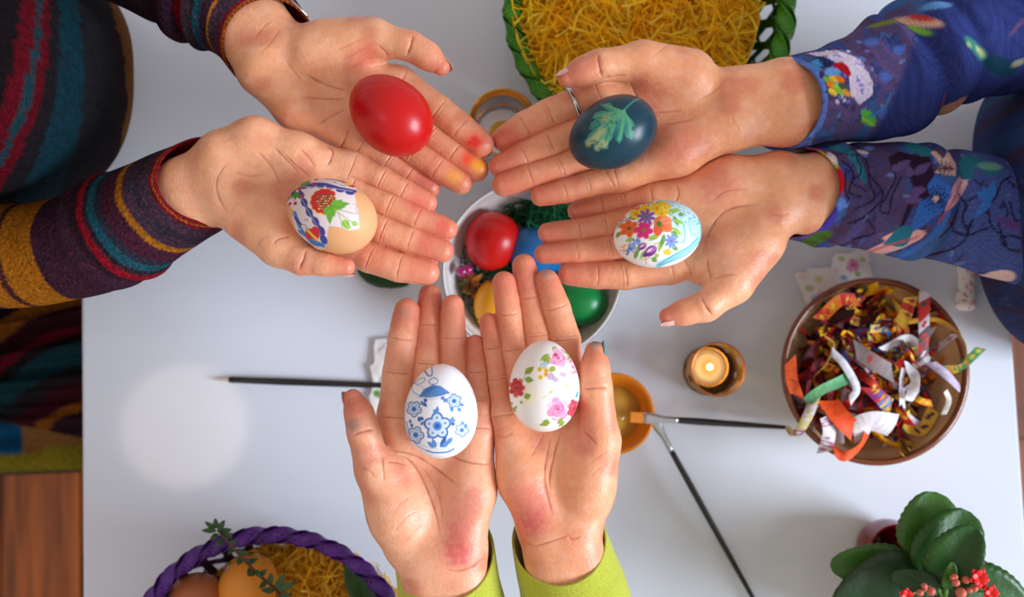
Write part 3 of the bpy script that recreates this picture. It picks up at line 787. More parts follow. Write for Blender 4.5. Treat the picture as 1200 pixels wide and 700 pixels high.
def paint_folk(p):
    # torn napkin with folk motif; coordinates of a 791 x 700 crop
    paper = (226, 208, 208)
    p.poly([(75, 245), (100, 180), (160, 110), (230, 80), (330, 60), (480, 60), (580, 150), (577, 220), (590, 300), (606, 380), (606, 480), (540, 495), (470, 470), (400, 460), (372, 560), (350, 600), (250, 590), (140, 480), (125, 380), (142, 330), (110, 295)], paper)
    bl, dk = (62, 62, 140), (44, 44, 110)
    # scalloped border, an angle with its corner near the leaves
    p.line([(185, 165), (260, 148), (360, 150), (470, 185), (577, 205)], 22, bl)
    for x, y in ((215, 155), (275, 152), (340, 160), (410, 172), (480, 195), (545, 212)): p.ell(x, y + 6, 32, 20, 10, bl)
    p.line([(188, 190), (235, 300), (290, 400), (340, 480), (350, 540)], 22, bl)
    for x, y in ((200, 225), (228, 285), (265, 360), (308, 425), (345, 490), (352, 545)): p.ell(x, y, 24, 34, -30, bl)
    p.line([(205, 160), (560, 208)], 5, (236, 222, 220), .6); p.line([(196, 230), (322, 470)], 4, (236, 222, 220), .5)
    # corner bouquet
    for a in ((190, 150, 262, 90), (190, 150, 270, 122), (190, 150, 235, 85)): p.leaf(*a, 16, (84, 140, 48), (40, 90, 30))
    for a in ((165, 195, 110, 240), (165, 195, 150, 262), (165, 195, 185, 250)): p.leaf(*a, 15, (84, 140, 48), (40, 90, 30))
    p.leaf(105, 215, 165, 165, 16, dk); p.leaf(150, 140, 200, 110, 14, dk); p.ell(140, 152, 26, 16, 10, (240, 180, 40)); p.ell(180, 168, 20, 16, 0, (200, 40, 40))
    p.ell(90, 225, 14, 22, 10, (50, 60, 140))
    for x, y in ((295, 100), (288, 142), (215, 235), (157, 282), (110, 275), (98, 222), (250, 84)): p.ell(x, y, 15, 13, 0, (196, 38, 50))
    # big heart flower
    for t in np.linspace(0.5, 1.75, 9) * math.pi: p.ell(370 + 74 * math.cos(t), 285 + 72 * math.sin(t), 30, 28, 0, (232, 180, 60))
    for t in np.linspace(0.5, 1.75, 9) * math.pi: p.ell(372 + 70 * math.cos(t), 283 + 68 * math.sin(t), 28, 26, 0, (204, 34, 44))
    p.poly([(310, 240), (380, 232), (440, 238), (454, 275), (430, 320), (385, 350), (345, 345), (325, 300)], (120, 60, 44))
    for i in range(7):
        for j in range(6):
            x, y = 328 + i * 19 + (j % 2) * 9, 250 + j * 18
            if x + 0.6 * y < 640: p.ell(x, y, 6, 5, 0, ((240, 150, 60), (220, 60, 50), (250, 210, 120))[(i + j) % 3])
    # leaves of the stem
    for a in ((415, 330, 500, 280), (420, 325, 550, 305), (430, 330, 520, 330)): p.leaf(*a, 26, (104, 168, 52), (60, 120, 30))
    for a in ((410, 330, 375, 385), (412, 335, 410, 450), (418, 330, 445, 400)): p.leaf(*a, 26, (104, 168, 52), (60, 120, 30))
    p.line([(450, 345), (480, 400), (495, 480)], 6, (150, 170, 70)); p.line([(450, 340), (540, 370), (600, 378)], 5, (120, 140, 90)); p.line([(470, 370), (550, 430), (600, 450)], 6, (130, 170, 60))
    p.leaf(500, 420, 545, 492, 26, (124, 176, 60), (236, 220, 90)); p.leaf(555, 440, 606, 455, 18, (124, 176, 60), (236, 220, 90))
    p.line([(570, 310), (596, 315), (585, 345), (600, 370)], 3, (120, 120, 150))
    # lower left and upper right corner flowers
    for xs, ys, w in (((150, 350), (180, 440), 30), ((170, 470), (260, 540), 22), ((250, 545), (340, 580), 26)): p.line([(xs[0], xs[1]), (ys[0], ys[1])], w, (70, 130, 196))
    p.line([(150, 380), (190, 430)], 18, (70, 60, 140)); p.line([(180, 440), (250, 550), (345, 585)], 16, (40, 120, 196))
    p.ell(250, 500, 34, 34, 0, (206, 44, 52)); p.ell(295, 500, 38, 44, 20, (206, 44, 52)); p.line([(235, 470), (270, 510), (305, 545)], 17, (240, 190, 50))
    p.line([(195, 435), (225, 440), (240, 470)], 4, (90, 50, 60)); p.line([(225, 410), (245, 402), (250, 420)], 4, (90, 50, 60))
    p.line([(365, 88), (430, 96), (480, 112)], 26, (60, 90, 170)); p.ell(380, 85, 18, 12, 0, (60, 150, 200))
    p.ell(500, 125, 30, 14, 25, (204, 40, 46)); p.ell(545, 155, 26, 14, 20, (204, 40, 46)); p.ell(520, 142, 24, 9, 20, (240, 200, 60))
    p.line([(425, 130), (445, 140)], 4, (70, 50, 60)); p.line([(475, 155), (505, 165), (510, 150)], 4, (70, 50, 60))
def paint_bouquet(p):
    cy, cy2 = (110, 196, 218), (60, 176, 206)
    R = np.random.default_rng(4)
    # the pale turquoise jug on the right
    p.poly([(480, 80), (600, 70), (740, 140), (820, 300), (800, 400), (640, 450), (600, 470), (560, 380), (540, 240)], (196, 230, 238), .9)
    for i in range(60):
        x, y = R.uniform(520, 800), R.uniform(90, 300); p.ell(x, y, R.uniform(5, 12), R.uniform(4, 9), R.uniform(0, 180), cy if i % 2 else cy2, .8)
    for r, w in ((56, 7), (34, 5), (14, 5)): p.line([(745 + r * math.cos(t), 312 + r * 1.2 * math.sin(t)) for t in np.linspace(0, 5.8, 12)], w, cy)
    p.line([(640, 300), (650, 380), (635, 455)], 9, cy2); p.line([(690, 260), (700, 380), (780, 400)], 6, cy); p.line([(790, 250), (808, 320), (800, 400)], 14, cy2, .8); p.line([(600, 455), (700, 445), (760, 415)], 6, cy)
    p.line([(445, 612), (560, 560), (680, 500), (770, 425), (800, 405)], 40, (150, 212, 226)); p.line([(445, 612), (560, 545), (680, 482), (770, 405)], 7, cy2); p.line([(450, 615), (570, 580), (700, 520), (790, 430)], 7, cy2)
    # leaves
    lg, dg = (150, 190, 60), (84, 150, 50)
    for a in ((540, 240, 470, 60), (540, 200, 620, 180), (560, 230, 600, 330), (540, 330, 630, 400), (530, 360, 600, 420), (560, 270, 650, 300), (440, 390, 350, 430), (430, 400, 340, 410), (460, 420, 430, 530), (480, 380, 450, 500), (330, 500, 290, 570),
              (300, 440, 250, 540), (250, 560, 270, 480), (190, 270, 110, 290), (140, 330, 110, 380), (240, 400, 170, 420), (210, 230, 300, 235), (300, 150, 400, 120), (440, 130, 390, 85), (460, 130, 455, 90), (520, 190, 640, 185), (600, 230, 660, 215), (540, 480, 600, 510),
              (380, 560, 430, 590), (400, 550, 440, 545)): p.leaf(*a, 17, lg if R.random() < .5 else dg, (220, 226, 130))
    # yellow daffodils, orange and pink flowers
    for x, y, r in ((270, 195, 52), (350, 165, 50), (440, 165, 62), (500, 150, 55), (470, 215, 50)): p.flower(x, y, r, 5, (246, 206, 40), (226, 160, 20), (236, 150, 30), .28, x * .01)
    p.ell(505, 162, 30, 24, 20, (250, 226, 90)); p.ell(508, 162, 16, 12, 20, (240, 170, 40))
    for x, y in ((270, 140), (290, 150), (350, 105), (380, 102), (160, 230), (180, 210), (300, 130)): p.ell(x, y, 15, 9, -20, (226, 90, 50))
    for i in range(8): p.ell(130 + i * 14, 262 - i * 6, 9, 5, -20, (90, 110, 170))
    p.flower(345, 235, 74, 8, (150, 96, 180), (96, 50, 136), (70, 120, 60), .17, .3, .2)
    p.flower(207, 315, 72, 6, (238, 106, 46), (206, 66, 30), (60, 100, 40), .2, .5, .36)
    p.flower(318, 345, 70, 6, (222, 46, 120), (160, 20, 84), (90, 140, 50), .19, .2, .36)
    p.ell(470, 300, 76, 62, 30, (240, 118, 62)); p.ell(430, 340, 38, 58, 10, (236, 100, 52)); p.ell(500, 275, 46, 40, 20, (246, 150, 110)); p.ell(505, 340, 42, 30, 0, (240, 130, 80))
    for t in (.2, .7, 1.3, 2, -.4): p.line([(440, 300), (440 + 80 * math.cos(t), 300 + 70 * math.sin(t))], 6, (214, 80, 40), .7)
    p.ell(440, 300, 20, 24, 0, (64, 130, 60))
    p.flower(535, 440, 58, 8, (134, 164, 222), (90, 110, 190), (150, 90, 160), .18, .2, .22)
    # hyacinth and tulips
    for i in range(70):
        t = R.random(); x = 275 - 75 * t + R.normal() * 16 * (1 - t * .4); y = 420 + 68 * t + R.normal() * 13; p.ell(x, y, 10, 9, 0, (108, 136, 204) if i % 2 else (150, 176, 226))
    for x, y, s in ((305, 470, 34), (370, 510, 52)): p.ell(x, y, s, s * .72, -30, (130, 50, 140)); p.ell(x + s * .3, y - s * .2, s * .6, s * .36, -30, (190, 110, 186)); p.ell(x - s * .2, y - s * .1, s * .5, s * .18, -35, (236, 214, 236))
    p.ell(330, 535, 22, 18, -20, (110, 50, 140))
    for x, y in ((490, 525), (515, 530), (510, 515)): p.ell(x, y, 22, 16, 20, (246, 200, 60))
    for a, b in (((140, 460), (190, 445)), ((165, 440), (165, 500)), ((140, 480), (180, 490)), ((310, 570), (370, 560)), ((335, 560), (345, 600)), ((400, 460), (430, 450))): p.line([a, b], 8, (232, 160, 90), smooth=False)
def paint_blue(p):
    b1, b2, b3 = (44, 96, 178), (92, 140, 208), (176, 200, 232)
    # the teapot outline and lid
    p.line([(215, 110), (245, 140), (265, 130), (258, 78)], 8, b2); p.line([(210, 95), (240, 140)], 7, b1)
    p.line([(125, 190), (150, 240), (200, 262)], 5, b2); p.line([(140, 185), (200, 150), (222, 165), (180, 190), (150, 182)], 5, b2); p.line([(165, 200), (205, 205), (212, 240)], 4, b3)
    p.line([(245, 170), (275, 152), (302, 170), (290, 190), (255, 190), (245, 170)], 6, b2)
    p.poly([(185, 262), (215, 220), (270, 195), (320, 205), (372, 245), (330, 262), (240, 268)], b2); p.poly([(200, 258), (230, 222), (275, 203), (300, 208), (250, 240)], (60, 116, 190), .8); p.line([(185, 264), (270, 270), (375, 247)], 6, b1)
    p.line([(160, 268), (270, 285), (390, 255), (430, 270), (465, 300)], 4, b3)
    p.line([(105, 300), (85, 380), (90, 470), (150, 560), (225, 605)], 6, b2, .8); p.line([(95, 420), (110, 490)], 16, b2, .6)
    p.line([(455, 290), (480, 250), (510, 260), (500, 340), (470, 420)], 4, b3); p.line([(470, 430), (430, 540), (380, 595)], 5, b3)
    p.line([(222, 598), (260, 612), (340, 612), (385, 594)], 10, b2); p.line([(170, 560), (300, 592), (420, 555)], 4, b3)
    def fl(x, y, r, k=5, rot=-1.57):
        for i in range(k):
            t = rot + 2 * math.pi * i / k; cx, cy = x + r * .55 * math.cos(t), y + r * .55 * math.sin(t)
            p.ell(cx, cy, r * .5, r * .46, math.degrees(t), b1)
        for i in range(k):
            t = rot + 2 * math.pi * i / k; cx, cy = x + r * .53 * math.cos(t), y + r * .53 * math.sin(t)
            p.ell(cx, cy, r * .38, r * .34, math.degrees(t), (206, 220, 240)); p.ell(x + r * .62 * math.cos(t), y + r * .62 * math.sin(t), r * .09, r * .09, 0, b2)
        p.ell(x, y, r * .34, r * .34, 0, b2); p.ell(x, y, r * .18, r * .18, 0, b1)
    fl(294, 448, 82); fl(150, 340, 50, 5, .3); fl(155, 500, 54, 5, .1); fl(400, 300, 44, 5, .8); fl(440, 480, 42, 5, .2)
    for a in ((290, 372, 272, 345), (292, 375, 300, 325), (185, 395, 215, 405), (190, 440, 215, 415), (185, 420, 180, 385), (370, 430, 410, 410), (372, 435, 395, 390), (375, 440, 405, 440), (215, 280, 235, 300), (205, 300, 235, 330), (210, 320, 195, 290),
              (340, 270, 320, 290), (350, 280, 340, 310), (380, 330, 390, 370), (420, 340, 440, 370), (430, 320, 460, 330), (120, 430, 125, 400), (125, 450, 140, 430), (440, 450, 450, 420), (460, 470, 470, 440), (230, 520, 250, 500)): p.leaf(*a, 12, b1 if int(a[0]) % 2 else b2)
    for a in ((270, 582, 225, 540), (278, 582, 258, 520), (305, 582, 348, 505), (312, 580, 370, 540), (345, 560, 385, 520)): p.leaf(*a, 15, b1 if int(a[3]) % 2 else b2)
    p.line([(295, 580), (295, 530)], 4, b3)
def paint_rose(p):
    gr, dg = (150, 170, 60), (96, 130, 50)
    p.ell(290, 260, 60, 50, 0, (250, 240, 236), .3); p.ell(200, 420, 50, 70, 20, (250, 240, 214), .7)
    p.poly([(150, 360), (240, 340), (300, 420), (230, 470), (160, 520)], (248, 238, 206), .5, 6)
    p.ell(260, 490, 18, 60, 0, (246, 222, 216), .5, 4)
    p.line([(175, 330), (195, 290), (215, 275)], 4, gr)
    for a in ((190, 285, 248, 245), (188, 318, 242, 330), (180, 432, 222, 415), (165, 470, 160, 450), (105, 490, 130, 520), (130, 500, 125, 480), (98, 470, 110, 460)): p.leaf(*a, 20 if a[0] > 170 else 10, gr, dg)
    p.rose(138, 370, 50, (196, 52, 52), (140, 26, 34), (226, 110, 90), 1.35)
    # pink rose cluster top right
    for a in ((350, 170, 285, 210), (345, 215, 300, 220), (390, 150, 370, 120), (340, 230, 335, 175), (370, 250, 340, 280), (455, 180, 480, 215), (380, 260, 350, 262), (450, 170, 470, 150)): p.leaf(*a, 17, gr, (196, 206, 120))
    p.rose(400, 195, 58, (238, 170, 200), (206, 70, 130), (250, 220, 232), 1.15); p.ell(385, 175, 12, 12, 0, (206, 50, 110))
    for x, y, c in ((300, 238, (170, 210, 236)), (318, 232, (170, 210, 236)), (310, 250, (190, 220, 240)), (282, 262, (240, 200, 60)), (322, 272, (240, 190, 50)), (320, 295, (236, 176, 40)), (284, 312, (240, 210, 70)), (350, 300, (196, 176, 220)), (362, 318, (186, 166, 216)), (340, 312, (206, 190, 226)), (378, 330, (200, 180, 224)),
                    (415, 295, (216, 196, 230)), (430, 300, (206, 186, 226)), (480, 215, (240, 170, 196)), (492, 250, (244, 190, 210)), (505, 280, (244, 200, 216)), (490, 290, (246, 206, 220))): p.flower(x, y, 17, 5, c, c, (236, 130, 50) if c[0] < 230 and c[2] > 200 else (200, 110, 40), .3)
    for i in range(20):
        x, y = 470 + (i * 37) % 50, 235 + (i * 53) % 80; p.ell(x, y, 4, 4, 0, (230, 130, 160), .7)
    # pale leaf, lower pink and red roses
    p.leaf(440, 385, 436, 355, 16, (206, 216, 150)); p.line([(440, 385), (435, 430)], 4, (206, 210, 170)); p.line([(290, 440), (340, 410), (358, 390)], 4, (196, 206, 120)); p.leaf(335, 412, 358, 392, 8, (200, 210, 130))
    p.ell(508, 430, 9, 16, 20, (70, 170, 210)); p.ell(515, 412, 8, 10, 0, (80, 180, 220))
    p.rose(385, 508, 72, (232, 150, 190), (190, 60, 122), (246, 206, 224), 1.0)
    p.rose(488, 515, 48, (206, 70, 90), (156, 30, 60), (236, 140, 150), 1.5)
    for a in ((335, 590, 268, 605), (330, 588, 290, 580), (415, 570, 378, 600), (425, 585, 388, 620)): p.leaf(*a, 16, gr, dg)
def paint_teal(p):
    # pale parsley leaf resist; coordinates of the 1200 x 690 crop
    g1, g2, yl = (52, 130, 112), (84, 154, 112), (164, 164, 112)
    p.line([(578, 262), (540, 290), (505, 325)], 7, (46, 126, 126))
    p.poly([(505, 325), (470, 320), (466, 296), (455, 288), (445, 296), (428, 288), (436, 308), (455, 325), (430, 320), (405, 325), (395, 345), (410, 350), (390, 362), (384, 385), (400, 385), (380, 403), (366, 425), (374, 441), (395, 432), (400, 450), (415, 462), (420, 440), (426, 451), (446, 456), (448, 435), (460, 425), (470, 400), (474, 428), (485, 440), (497, 425), (500, 400), (510, 420), (530, 426), (539, 400), (524, 390), (541, 380), (532, 360), (515, 345)], g1, .95, 1.6)
    for pts in ([(505, 328), (470, 345), (430, 375), (395, 425)], [(505, 328), (460, 370), (420, 440)], [(505, 330), (465, 385), (440, 440)], [(505, 328), (450, 335), (410, 338)], [(490, 325), (460, 310), (445, 298)], [(505, 330), (500, 370), (485, 425)], [(505, 330), (522, 370), (525, 410)]): p.line(pts, 11, g2, .8)
    for x, y, rx, ry in ((385, 428, 16, 12), (405, 415, 20, 14), (430, 438, 14, 14), (410, 448, 10, 9), (440, 350, 18, 10), (425, 395, 16, 12)): p.ell(x, y, rx, ry, -40, yl, .7, 4)
    p.ell(474, 408, 9, 22, 15, (12, 78, 94), .75, 4); p.ell(480, 370, 6, 14, 20, (20, 90, 98), .5, 4); p.ell(447, 405, 6, 16, 30, (20, 90, 98), .5, 4); p.ell(507, 395, 5, 14, 5, (12, 84, 96), .6, 4)
    R = np.random.default_rng(2)
    for i in range(110): p.ell(R.uniform(320, 480), R.uniform(330, 490), R.uniform(1.5, 3.2), R.uniform(1.5, 3), 0, (12, 40, 52), .8)
def paint_red(p):
    R = np.random.default_rng(3)
    for i in range(60): p.ell(R.uniform(670, 930), R.uniform(240, 510), R.uniform(1.2, 2.6), R.uniform(1.2, 2.4), 0, (120, 8, 10), .7)
    p.line([(690, 330), (740, 305), (800, 300)], 4, (226, 70, 50), .4); p.line([(700, 345), (735, 320)], 3, (226, 70, 50), .4); p.ell(720, 430, 40, 20, 30, (206, 30, 20), .5, 8)
GE = 'decorated eggs held in open palms'
egg_obj(EG['red'], 'decorated_egg', 'glossy plain red dyed egg held in the upper left hand', GE, M['eggdyed'], ((170, 0, 430 / 1200), paint_red), (190, 6, 10))
egg_obj(EG['folk'], 'decorated_egg', 'brown egg with folk flower paper print held beside a thumb', GE, M['eggmatte'], ((325, 195, 130 / 791), paint_folk), (226, 166, 116), 7, (170, 100, 60))
egg_obj(EG['teal'], 'decorated_egg', 'dark teal egg with pale parsley leaf imprint', GE, M['eggdyed'], ((560, 30, 1 / 3), paint_teal), (5, 54, 70))
egg_obj(EG['bouquet'], 'decorated_egg', 'white egg printed with a colourful spring bouquet in a turquoise jug', GE, M['eggmatte'], ((705, 225, 1 / 7), paint_bouquet), (244, 240, 240))
egg_obj(EG['blue'], 'decorated_egg', 'white egg painted with a blue flowered teapot', GE, M['eggmatte'], ((460, 415, 120 / 646), paint_blue), (244, 242, 246))
egg_obj(EG['rose'], 'decorated_egg', 'white egg printed with pink and red roses', GE, M['eggmatte'], ((580, 385, 120 / 646), paint_rose), (244, 238, 234))
# silver ring on the index finger of the upper right hand
a, ra = H3.fing[0][1]; b, rb = H3.fing[0][0]
rc_ = a + (b - a) * 0.47; rr = ra + (rb - ra) * 0.47 + 0.0019; ax_ = _n(b - a); s1 = _n(np.cross(ax_, (0, 0, 1))); s2 = np.cross(s1, ax_)
t = np.linspace(0, 2 * math.pi, 49)[:-1]
S = np.stack([np.stack([rc_ + (rr + dr) * (s1 * math.cos(q) + s2 * math.sin(q)) + ax_ * dx for q in t]) for dr, dx in ((-0.0012, -0.0013), (0.0008, -0.0011), (0.0011, 0), (0.0008, 0.0011), (-0.0012, 0.0013))])
o = obj('finger_ring', *loft(S, False), M['steel'], PERSON_R); o['label'] = 'thin plain silver ring on the index finger'

# ------------------------------------------------------------------ clothes
def sleeve(path, shear, shear_len, n=200, m=150, lip=0.0022, fold=(0.0, 0.0), seed=0, inner=0.03, extra=None, gather=0.0):
    """path: (u, v, z, half width px, half height m) from cuff to elbow; returns V, faces, s (distance from the cuff, m), theta"""
    A = np.array([[*px(p[0], p[1], p[2]), p[3] * mpp(p[2]), p[4]] for p in path])
    R = catmull(A, n); P = R[:, :3]; hw = R[:, 3]; hh = R[:, 4]
    T, Sd, Up = frames(P); ds = np.r_[0, np.cumsum(np.linalg.norm(np.diff(P, axis=0), axis=1))]
    th = np.linspace(0, 2 * math.pi, m, endpoint=False); c, s_ = np.cos(th), np.sin(th)
    sh = shear * np.exp(-ds / shear_len)
    def ring(i, dr, back=0.0):
        off = (sh[i] * np.clip(s_, -1, 1) + back)
        return P[i] + Sd[i] * ((hw[i] + dr) * c)[:, None] + Up[i] * ((hh[i] + dr) * s_)[:, None] + T[i] * off[:, None]
    rings, S = [], []
    for q in (1.0, 0.66, 0.33, 0.08): rings.append(ring(0, -lip * 1.0, inner * q)); S.append(np.full(m, -0.001))
    rings.append(ring(0, -lip * 0.55, -lip * .5)); S.append(np.zeros(m))
    for i in range(n): rings.append(ring(i, 0)); S.append(np.full(m, ds[i]))
    G = np.array(rings); S = np.array(S)
    V = G.reshape(-1, 3).copy(); S = S.ravel(); TH = np.tile(th, len(rings))
    idx = np.repeat(np.r_[np.zeros(5, int), np.arange(n)], m)
    rad = Sd[idx] * np.cos(TH)[:, None] + Up[idx] * np.sin(TH)[:, None]
    w = sstep(0.004, 0.03, S)
    nz = vnoise(np.c_[S, np.cos(TH) * .03 + seed, np.sin(TH) * .03], fold[1] or 30, seed) - .5
    n2 = vnoise(np.c_[S * 1.0 + 0.012 * np.sin(2 * TH + seed), np.cos(TH) * .02, np.sin(TH) * .02 + seed], (fold[1] or 30) * 2.3, seed + 3) - .5
    dsp = w * fold[0] * (1.5 * nz + 0.8 * n2)
    if extra is not None: dsp = dsp + extra(S, TH)
    if gather: dsp = dsp + gather * np.sin(TH * 17 + 1.5 * np.sin(TH * 3)) * np.exp(-((S - .016) / .011) ** 2)
    V += rad * dsp[:, None]
    f = [grid_faces(len(rings), m)]
    return V, f, S, TH
def bands(S, table, default, nz=None, soft=0.0006):
    C = np.tile(lin(default), (len(S), 1)); q = S + (nz if nz is not None else 0)
    for a, b, c in table:
        w = sstep(a - soft, a + soft, q) * sstep(b + soft, b - soft, q); C = C + (lin(c) - C) * w[:, None]
    return C
def melange(V, C, amt=0.35, colr=(110, 40, 60)):
    n = vnoise(V, 520, 41) * vnoise(V, 1300, 43); n2 = vnoise(V, 900, 47)
    C = C * (0.7 + 0.6 * n2)[:, None] * 0.66
    return C + (lin(colr) - C) * (amt * sstep(0.34, 0.6, n))[:, None]
PLUM, CHAR, OCH, TEAL, RED, MAR = (66, 38, 54), (46, 40, 46), (184, 112, 24), (30, 92, 108), (150, 20, 38), (64, 24, 40)
mp = mpp(0.21)
def knit_bands(k=1.0):
    b = [(-9, 4, (150, 30, 42)), (3.2, 6.2, (190, 112, 30)), (6.2, 12, (140, 22, 40)), (12, 60, (76, 54, 70)), (30, 50, (58, 48, 60)), (60, 69, OCH), (69, 88, (80, 38, 56)), (88, 97, (48, 54, 68)), (97, 108, TEAL), (108, 115, CHAR), (115, 125, RED), (125, 131, CHAR),  # last charcoal band paints in the shade of a sleeve fold
         (131, 204, PLUM), (204, 254, OCH), (254, 262, (80, 40, 40)), (262, 290, OCH), (290, 340, PLUM), (340, 370, CHAR), (370, 420, TEAL)]
    return [(a * mp * k, c * mp * k, col_) for a, c, col_ in b]
def lumps(*ls):
    return lambda S, TH: sum(a * np.exp(-((S - s0) / w) ** 2) * (0.6 + 0.4 * np.cos(TH - t0)) for a, s0, w, t0 in ls)
V, f, S, TH = sleeve([(249, 211, 0.222, 56, 0.030), (215, 229, 0.218, 58, 0.032), (178, 249, 0.214, 61, 0.034), (138, 270, 0.205, 66, 0.036), (95, 288, 0.195, 62, 0.036), (40, 297, 0.185, 61, 0.036), (-30, 300, 0.175, 64, 0.04), (-110, 290, 0.19, 70, 0.044)],
                      0.026, 0.06, fold=(0.002, 26), seed=3, extra=lumps((0.0035, 0.069, 0.005, 4.7), (-0.005, 0.077, 0.004, 5.2), (0.0035, 0.086, 0.006, 5.2)))
tooth = 0.0006 * np.sin(TH * 60) + 0.002 * (vnoise(np.c_[TH * 2, S * 0, S * 0], 1.5, 3) - .5)
sl2 = obj('sleeve', V, f, M['knit'], PERSON_L, melange(V, bands(S, knit_bands(), PLUM, tooth)))
sl2['label'] = 'striped knit sleeve with an ochre band and red cuff'
V, f, S, TH = sleeve([(316, 53, 0.206, 56, 0.030), (293, 22, 0.204, 58, 0.032), (262, -2, 0.202, 62, 0.034), (222, -18, 0.20, 62, 0.035), (165, -44, 0.20, 58, 0.036), (90, -80, 0.205, 62, 0.04), (10, -100, 0.21, 70, 0.045)],
                      0.020, 0.05, fold=(0.0022, 30), seed=9, extra=lumps((0.004, 0.052, 0.006, 3.8), (-0.004, 0.061, 0.004, 3.8), (0.005, 0.071, 0.007, 3.8), (-0.003, 0.083, 0.004, 3.8)))
tooth = 0.0005 * np.sin(TH * 60)
k1 = [(a * mp, c * mp, q) for a, c, q in [(-9, 0.5, (140, 22, 38)), (0, 3.5, (176, 104, 28)), (3, 9, (150, 24, 42)), (9, 34, (80, 58, 74)), (34, 40, OCH), (40, 58, (66, 42, 56)), (58, 72, (30, 74, 90)), (72, 92, CHAR), (92, 112, (130, 18, 34)), (112, 150, (52, 30, 44)), (150, 240, (44, 32, 40))]]
sl1 = obj('sleeve', V, f, M['knit'], PERSON_L, melange(V, bands(S, k1, CHAR, tooth)))
sl1['label'] = 'striped knit sleeve bunched behind the upper hand'
# bracelet wire on the upper left wrist
t = np.linspace(0.15 * math.pi, 0.95 * math.pi, 20)
w0, w1 = px(336, -4, 0.240), px(361, 20, 0.236)
obj('bracelet', *tube(np.array([w0 + (w1 - w0) * q + np.array((0, 0, 0.004 * math.sin(math.pi * q))) for q in np.linspace(0, 1, 16)]), 0.0005, 8), M['steel'], PERSON_L)['label'] = 'thin silver bangle over the cuff'

# torso of the left person: leaning over the table edge
def torso(secs, n=90, m=240, pw=2.3, seed=1, fold=0.004):
    A = np.array([[*px(q[0], q[1], q[2]), q[3] * mpp(q[2]), q[4] * mpp(q[2])] for q in secs]); R = catmull(A, n)
    th = np.linspace(0, 2 * math.pi, m, endpoint=False)
    cx = np.sign(np.cos(th)) * np.abs(np.cos(th)) ** (2 / pw); sy = np.sign(np.sin(th)) * np.abs(np.sin(th)) ** (2 / pw)
    G = np.stack([R[:, 0, None] + R[:, 3, None] * cx, R[:, 1, None] + R[:, 4, None] * sy, np.repeat(R[:, 2, None], m, 1)], -1)
    V = G.reshape(-1, 3)
    d = (vnoise(V, 12, seed) - .5) * 2 * fold; ang = np.tile(th, n); V = V + np.c_[np.cos(ang) * d, np.sin(ang) * d, d * 0]
    V2, f = loft(V.reshape(n, m, 3), True); return V2, f
V, f = torso([(-60, 110, -0.30, 110, 120), (-55, 105, -0.14, 160, 140), (-50, 100, 0.0, 205, 160), (-48, 97, 0.10, 208, 158), (-70, 90, 0.20, 190, 150), (-110, 80, 0.30, 165, 140), (-160, 70, 0.38, 130, 120), (-190, 70, 0.42, 60, 60)], pw=2.5)
u, v = to_px(V)
tb = np.array([0., 60, 120, 180, 235])
edges = {'o': (128, 145, 150, 139, 112), 'mar': (122, 134, 138, 126, 96), 'g': (111, 119, 122, 110, 80), 't1': (91, 97, 99, 88, 66), 't0': (70, 70, 66, 46, 20), 'd': (61, 59, 52, 28, 0), 'r1': (60, 57, 49, 25, -6), 'r0': (50, 46, 36, 10, -25), 'tt': (44, 38, 24, 2, -34), 'r': (26, 18, 6, -20, -60)}
I = {k: np.interp(v, tb, e) for k, e in edges.items()}
n_ = 3.0 * (vnoise(V, 300, 5) - .5)
uu = u + n_
Ct = np.tile(lin((150, 92, 26)), (len(V), 1))
for k, c in (('o', (48, 24, 34)), ('mar', (40, 36, 42)), ('g', (42, 40, 46)), ('t1', (20, 66, 80)), ('t0', (38, 34, 40)), ('r1', (118, 16, 32)), ('r0', (30, 78, 90)), ('tt', (120, 16, 34)), ('r', (34, 26, 32))):
    Ct = np.where((uu < I[k])[:, None], lin(c), Ct)
jk = obj('cardigan', V, f, M['knit'], PERSON_L, melange(V, Ct * 0.62, .3, (40, 20, 30)))
jk['label'] = 'dark knit cardigan body with teal and red stripes'
# lap below the table edge
n, m = 90, 120
x0, y0 = px(-120, 330, -0.14)[:2]; x1, y1 = px(92, 528, -0.2)[:2]
gx, gy = np.meshgrid(np.linspace(0, 1, n), np.linspace(0, 1, m), indexing='ij')
X = x0 + (x1 + 0.03 - x0) * gx; Y = y0 + (y1 - y0) * gy
Zt = -0.13 - 0.10 * gy ** 1.5 - 0.05 * (gx - .3) ** 2 + 0.006 * np.sin(30 * gy + 9 * gx) + 0.004 * np.sin(70 * gy + 20 * gx)
Y = Y + 0.048 * gy * (1 - gx)
top = np.stack([X, Y, Zt], -1); bot = top.copy(); bot[..., 2] -= 0.02 + 0.06 * np.sin(math.pi * np.clip(gy, .02, .98)) 
Vl = np.vstack([top.reshape(-1, 3), bot.reshape(-1, 3)]); fq = grid_faces(n, m, False); N = n * m
bd = list(range(m)) + [i * m + m - 1 for i in range(1, n)] + [(n - 1) * m + j for j in range(m - 2, -1, -1)] + [i * m for i in range(n - 2, 0, -1)]
rim = np.array([[bd[i], bd[i] + N, bd[(i + 1) % len(bd)] + N, bd[(i + 1) % len(bd)]] for i in range(len(bd))])
u, v = to_px(Vl, -0.15)
q = v + 0.34 * (u - 45) + 10 * np.sin(u / 40.0)
Cl = bands(q, [(330, 362, (40, 18, 26)), (362, 382, (140, 82, 26)), (382, 402, (56, 20, 30)), (402, 412, (110, 18, 34)), (412, 422, (34, 28, 32)), (422, 448, (28, 70, 80)), (448, 466, (44, 40, 46)), (466, 488, (74, 26, 40)), (488, 500, (160, 92, 28)), (500, 600, (56, 32, 44))], (46, 26, 34), 3 * (vnoise(Vl, 300, 8) - .5), 1.0)
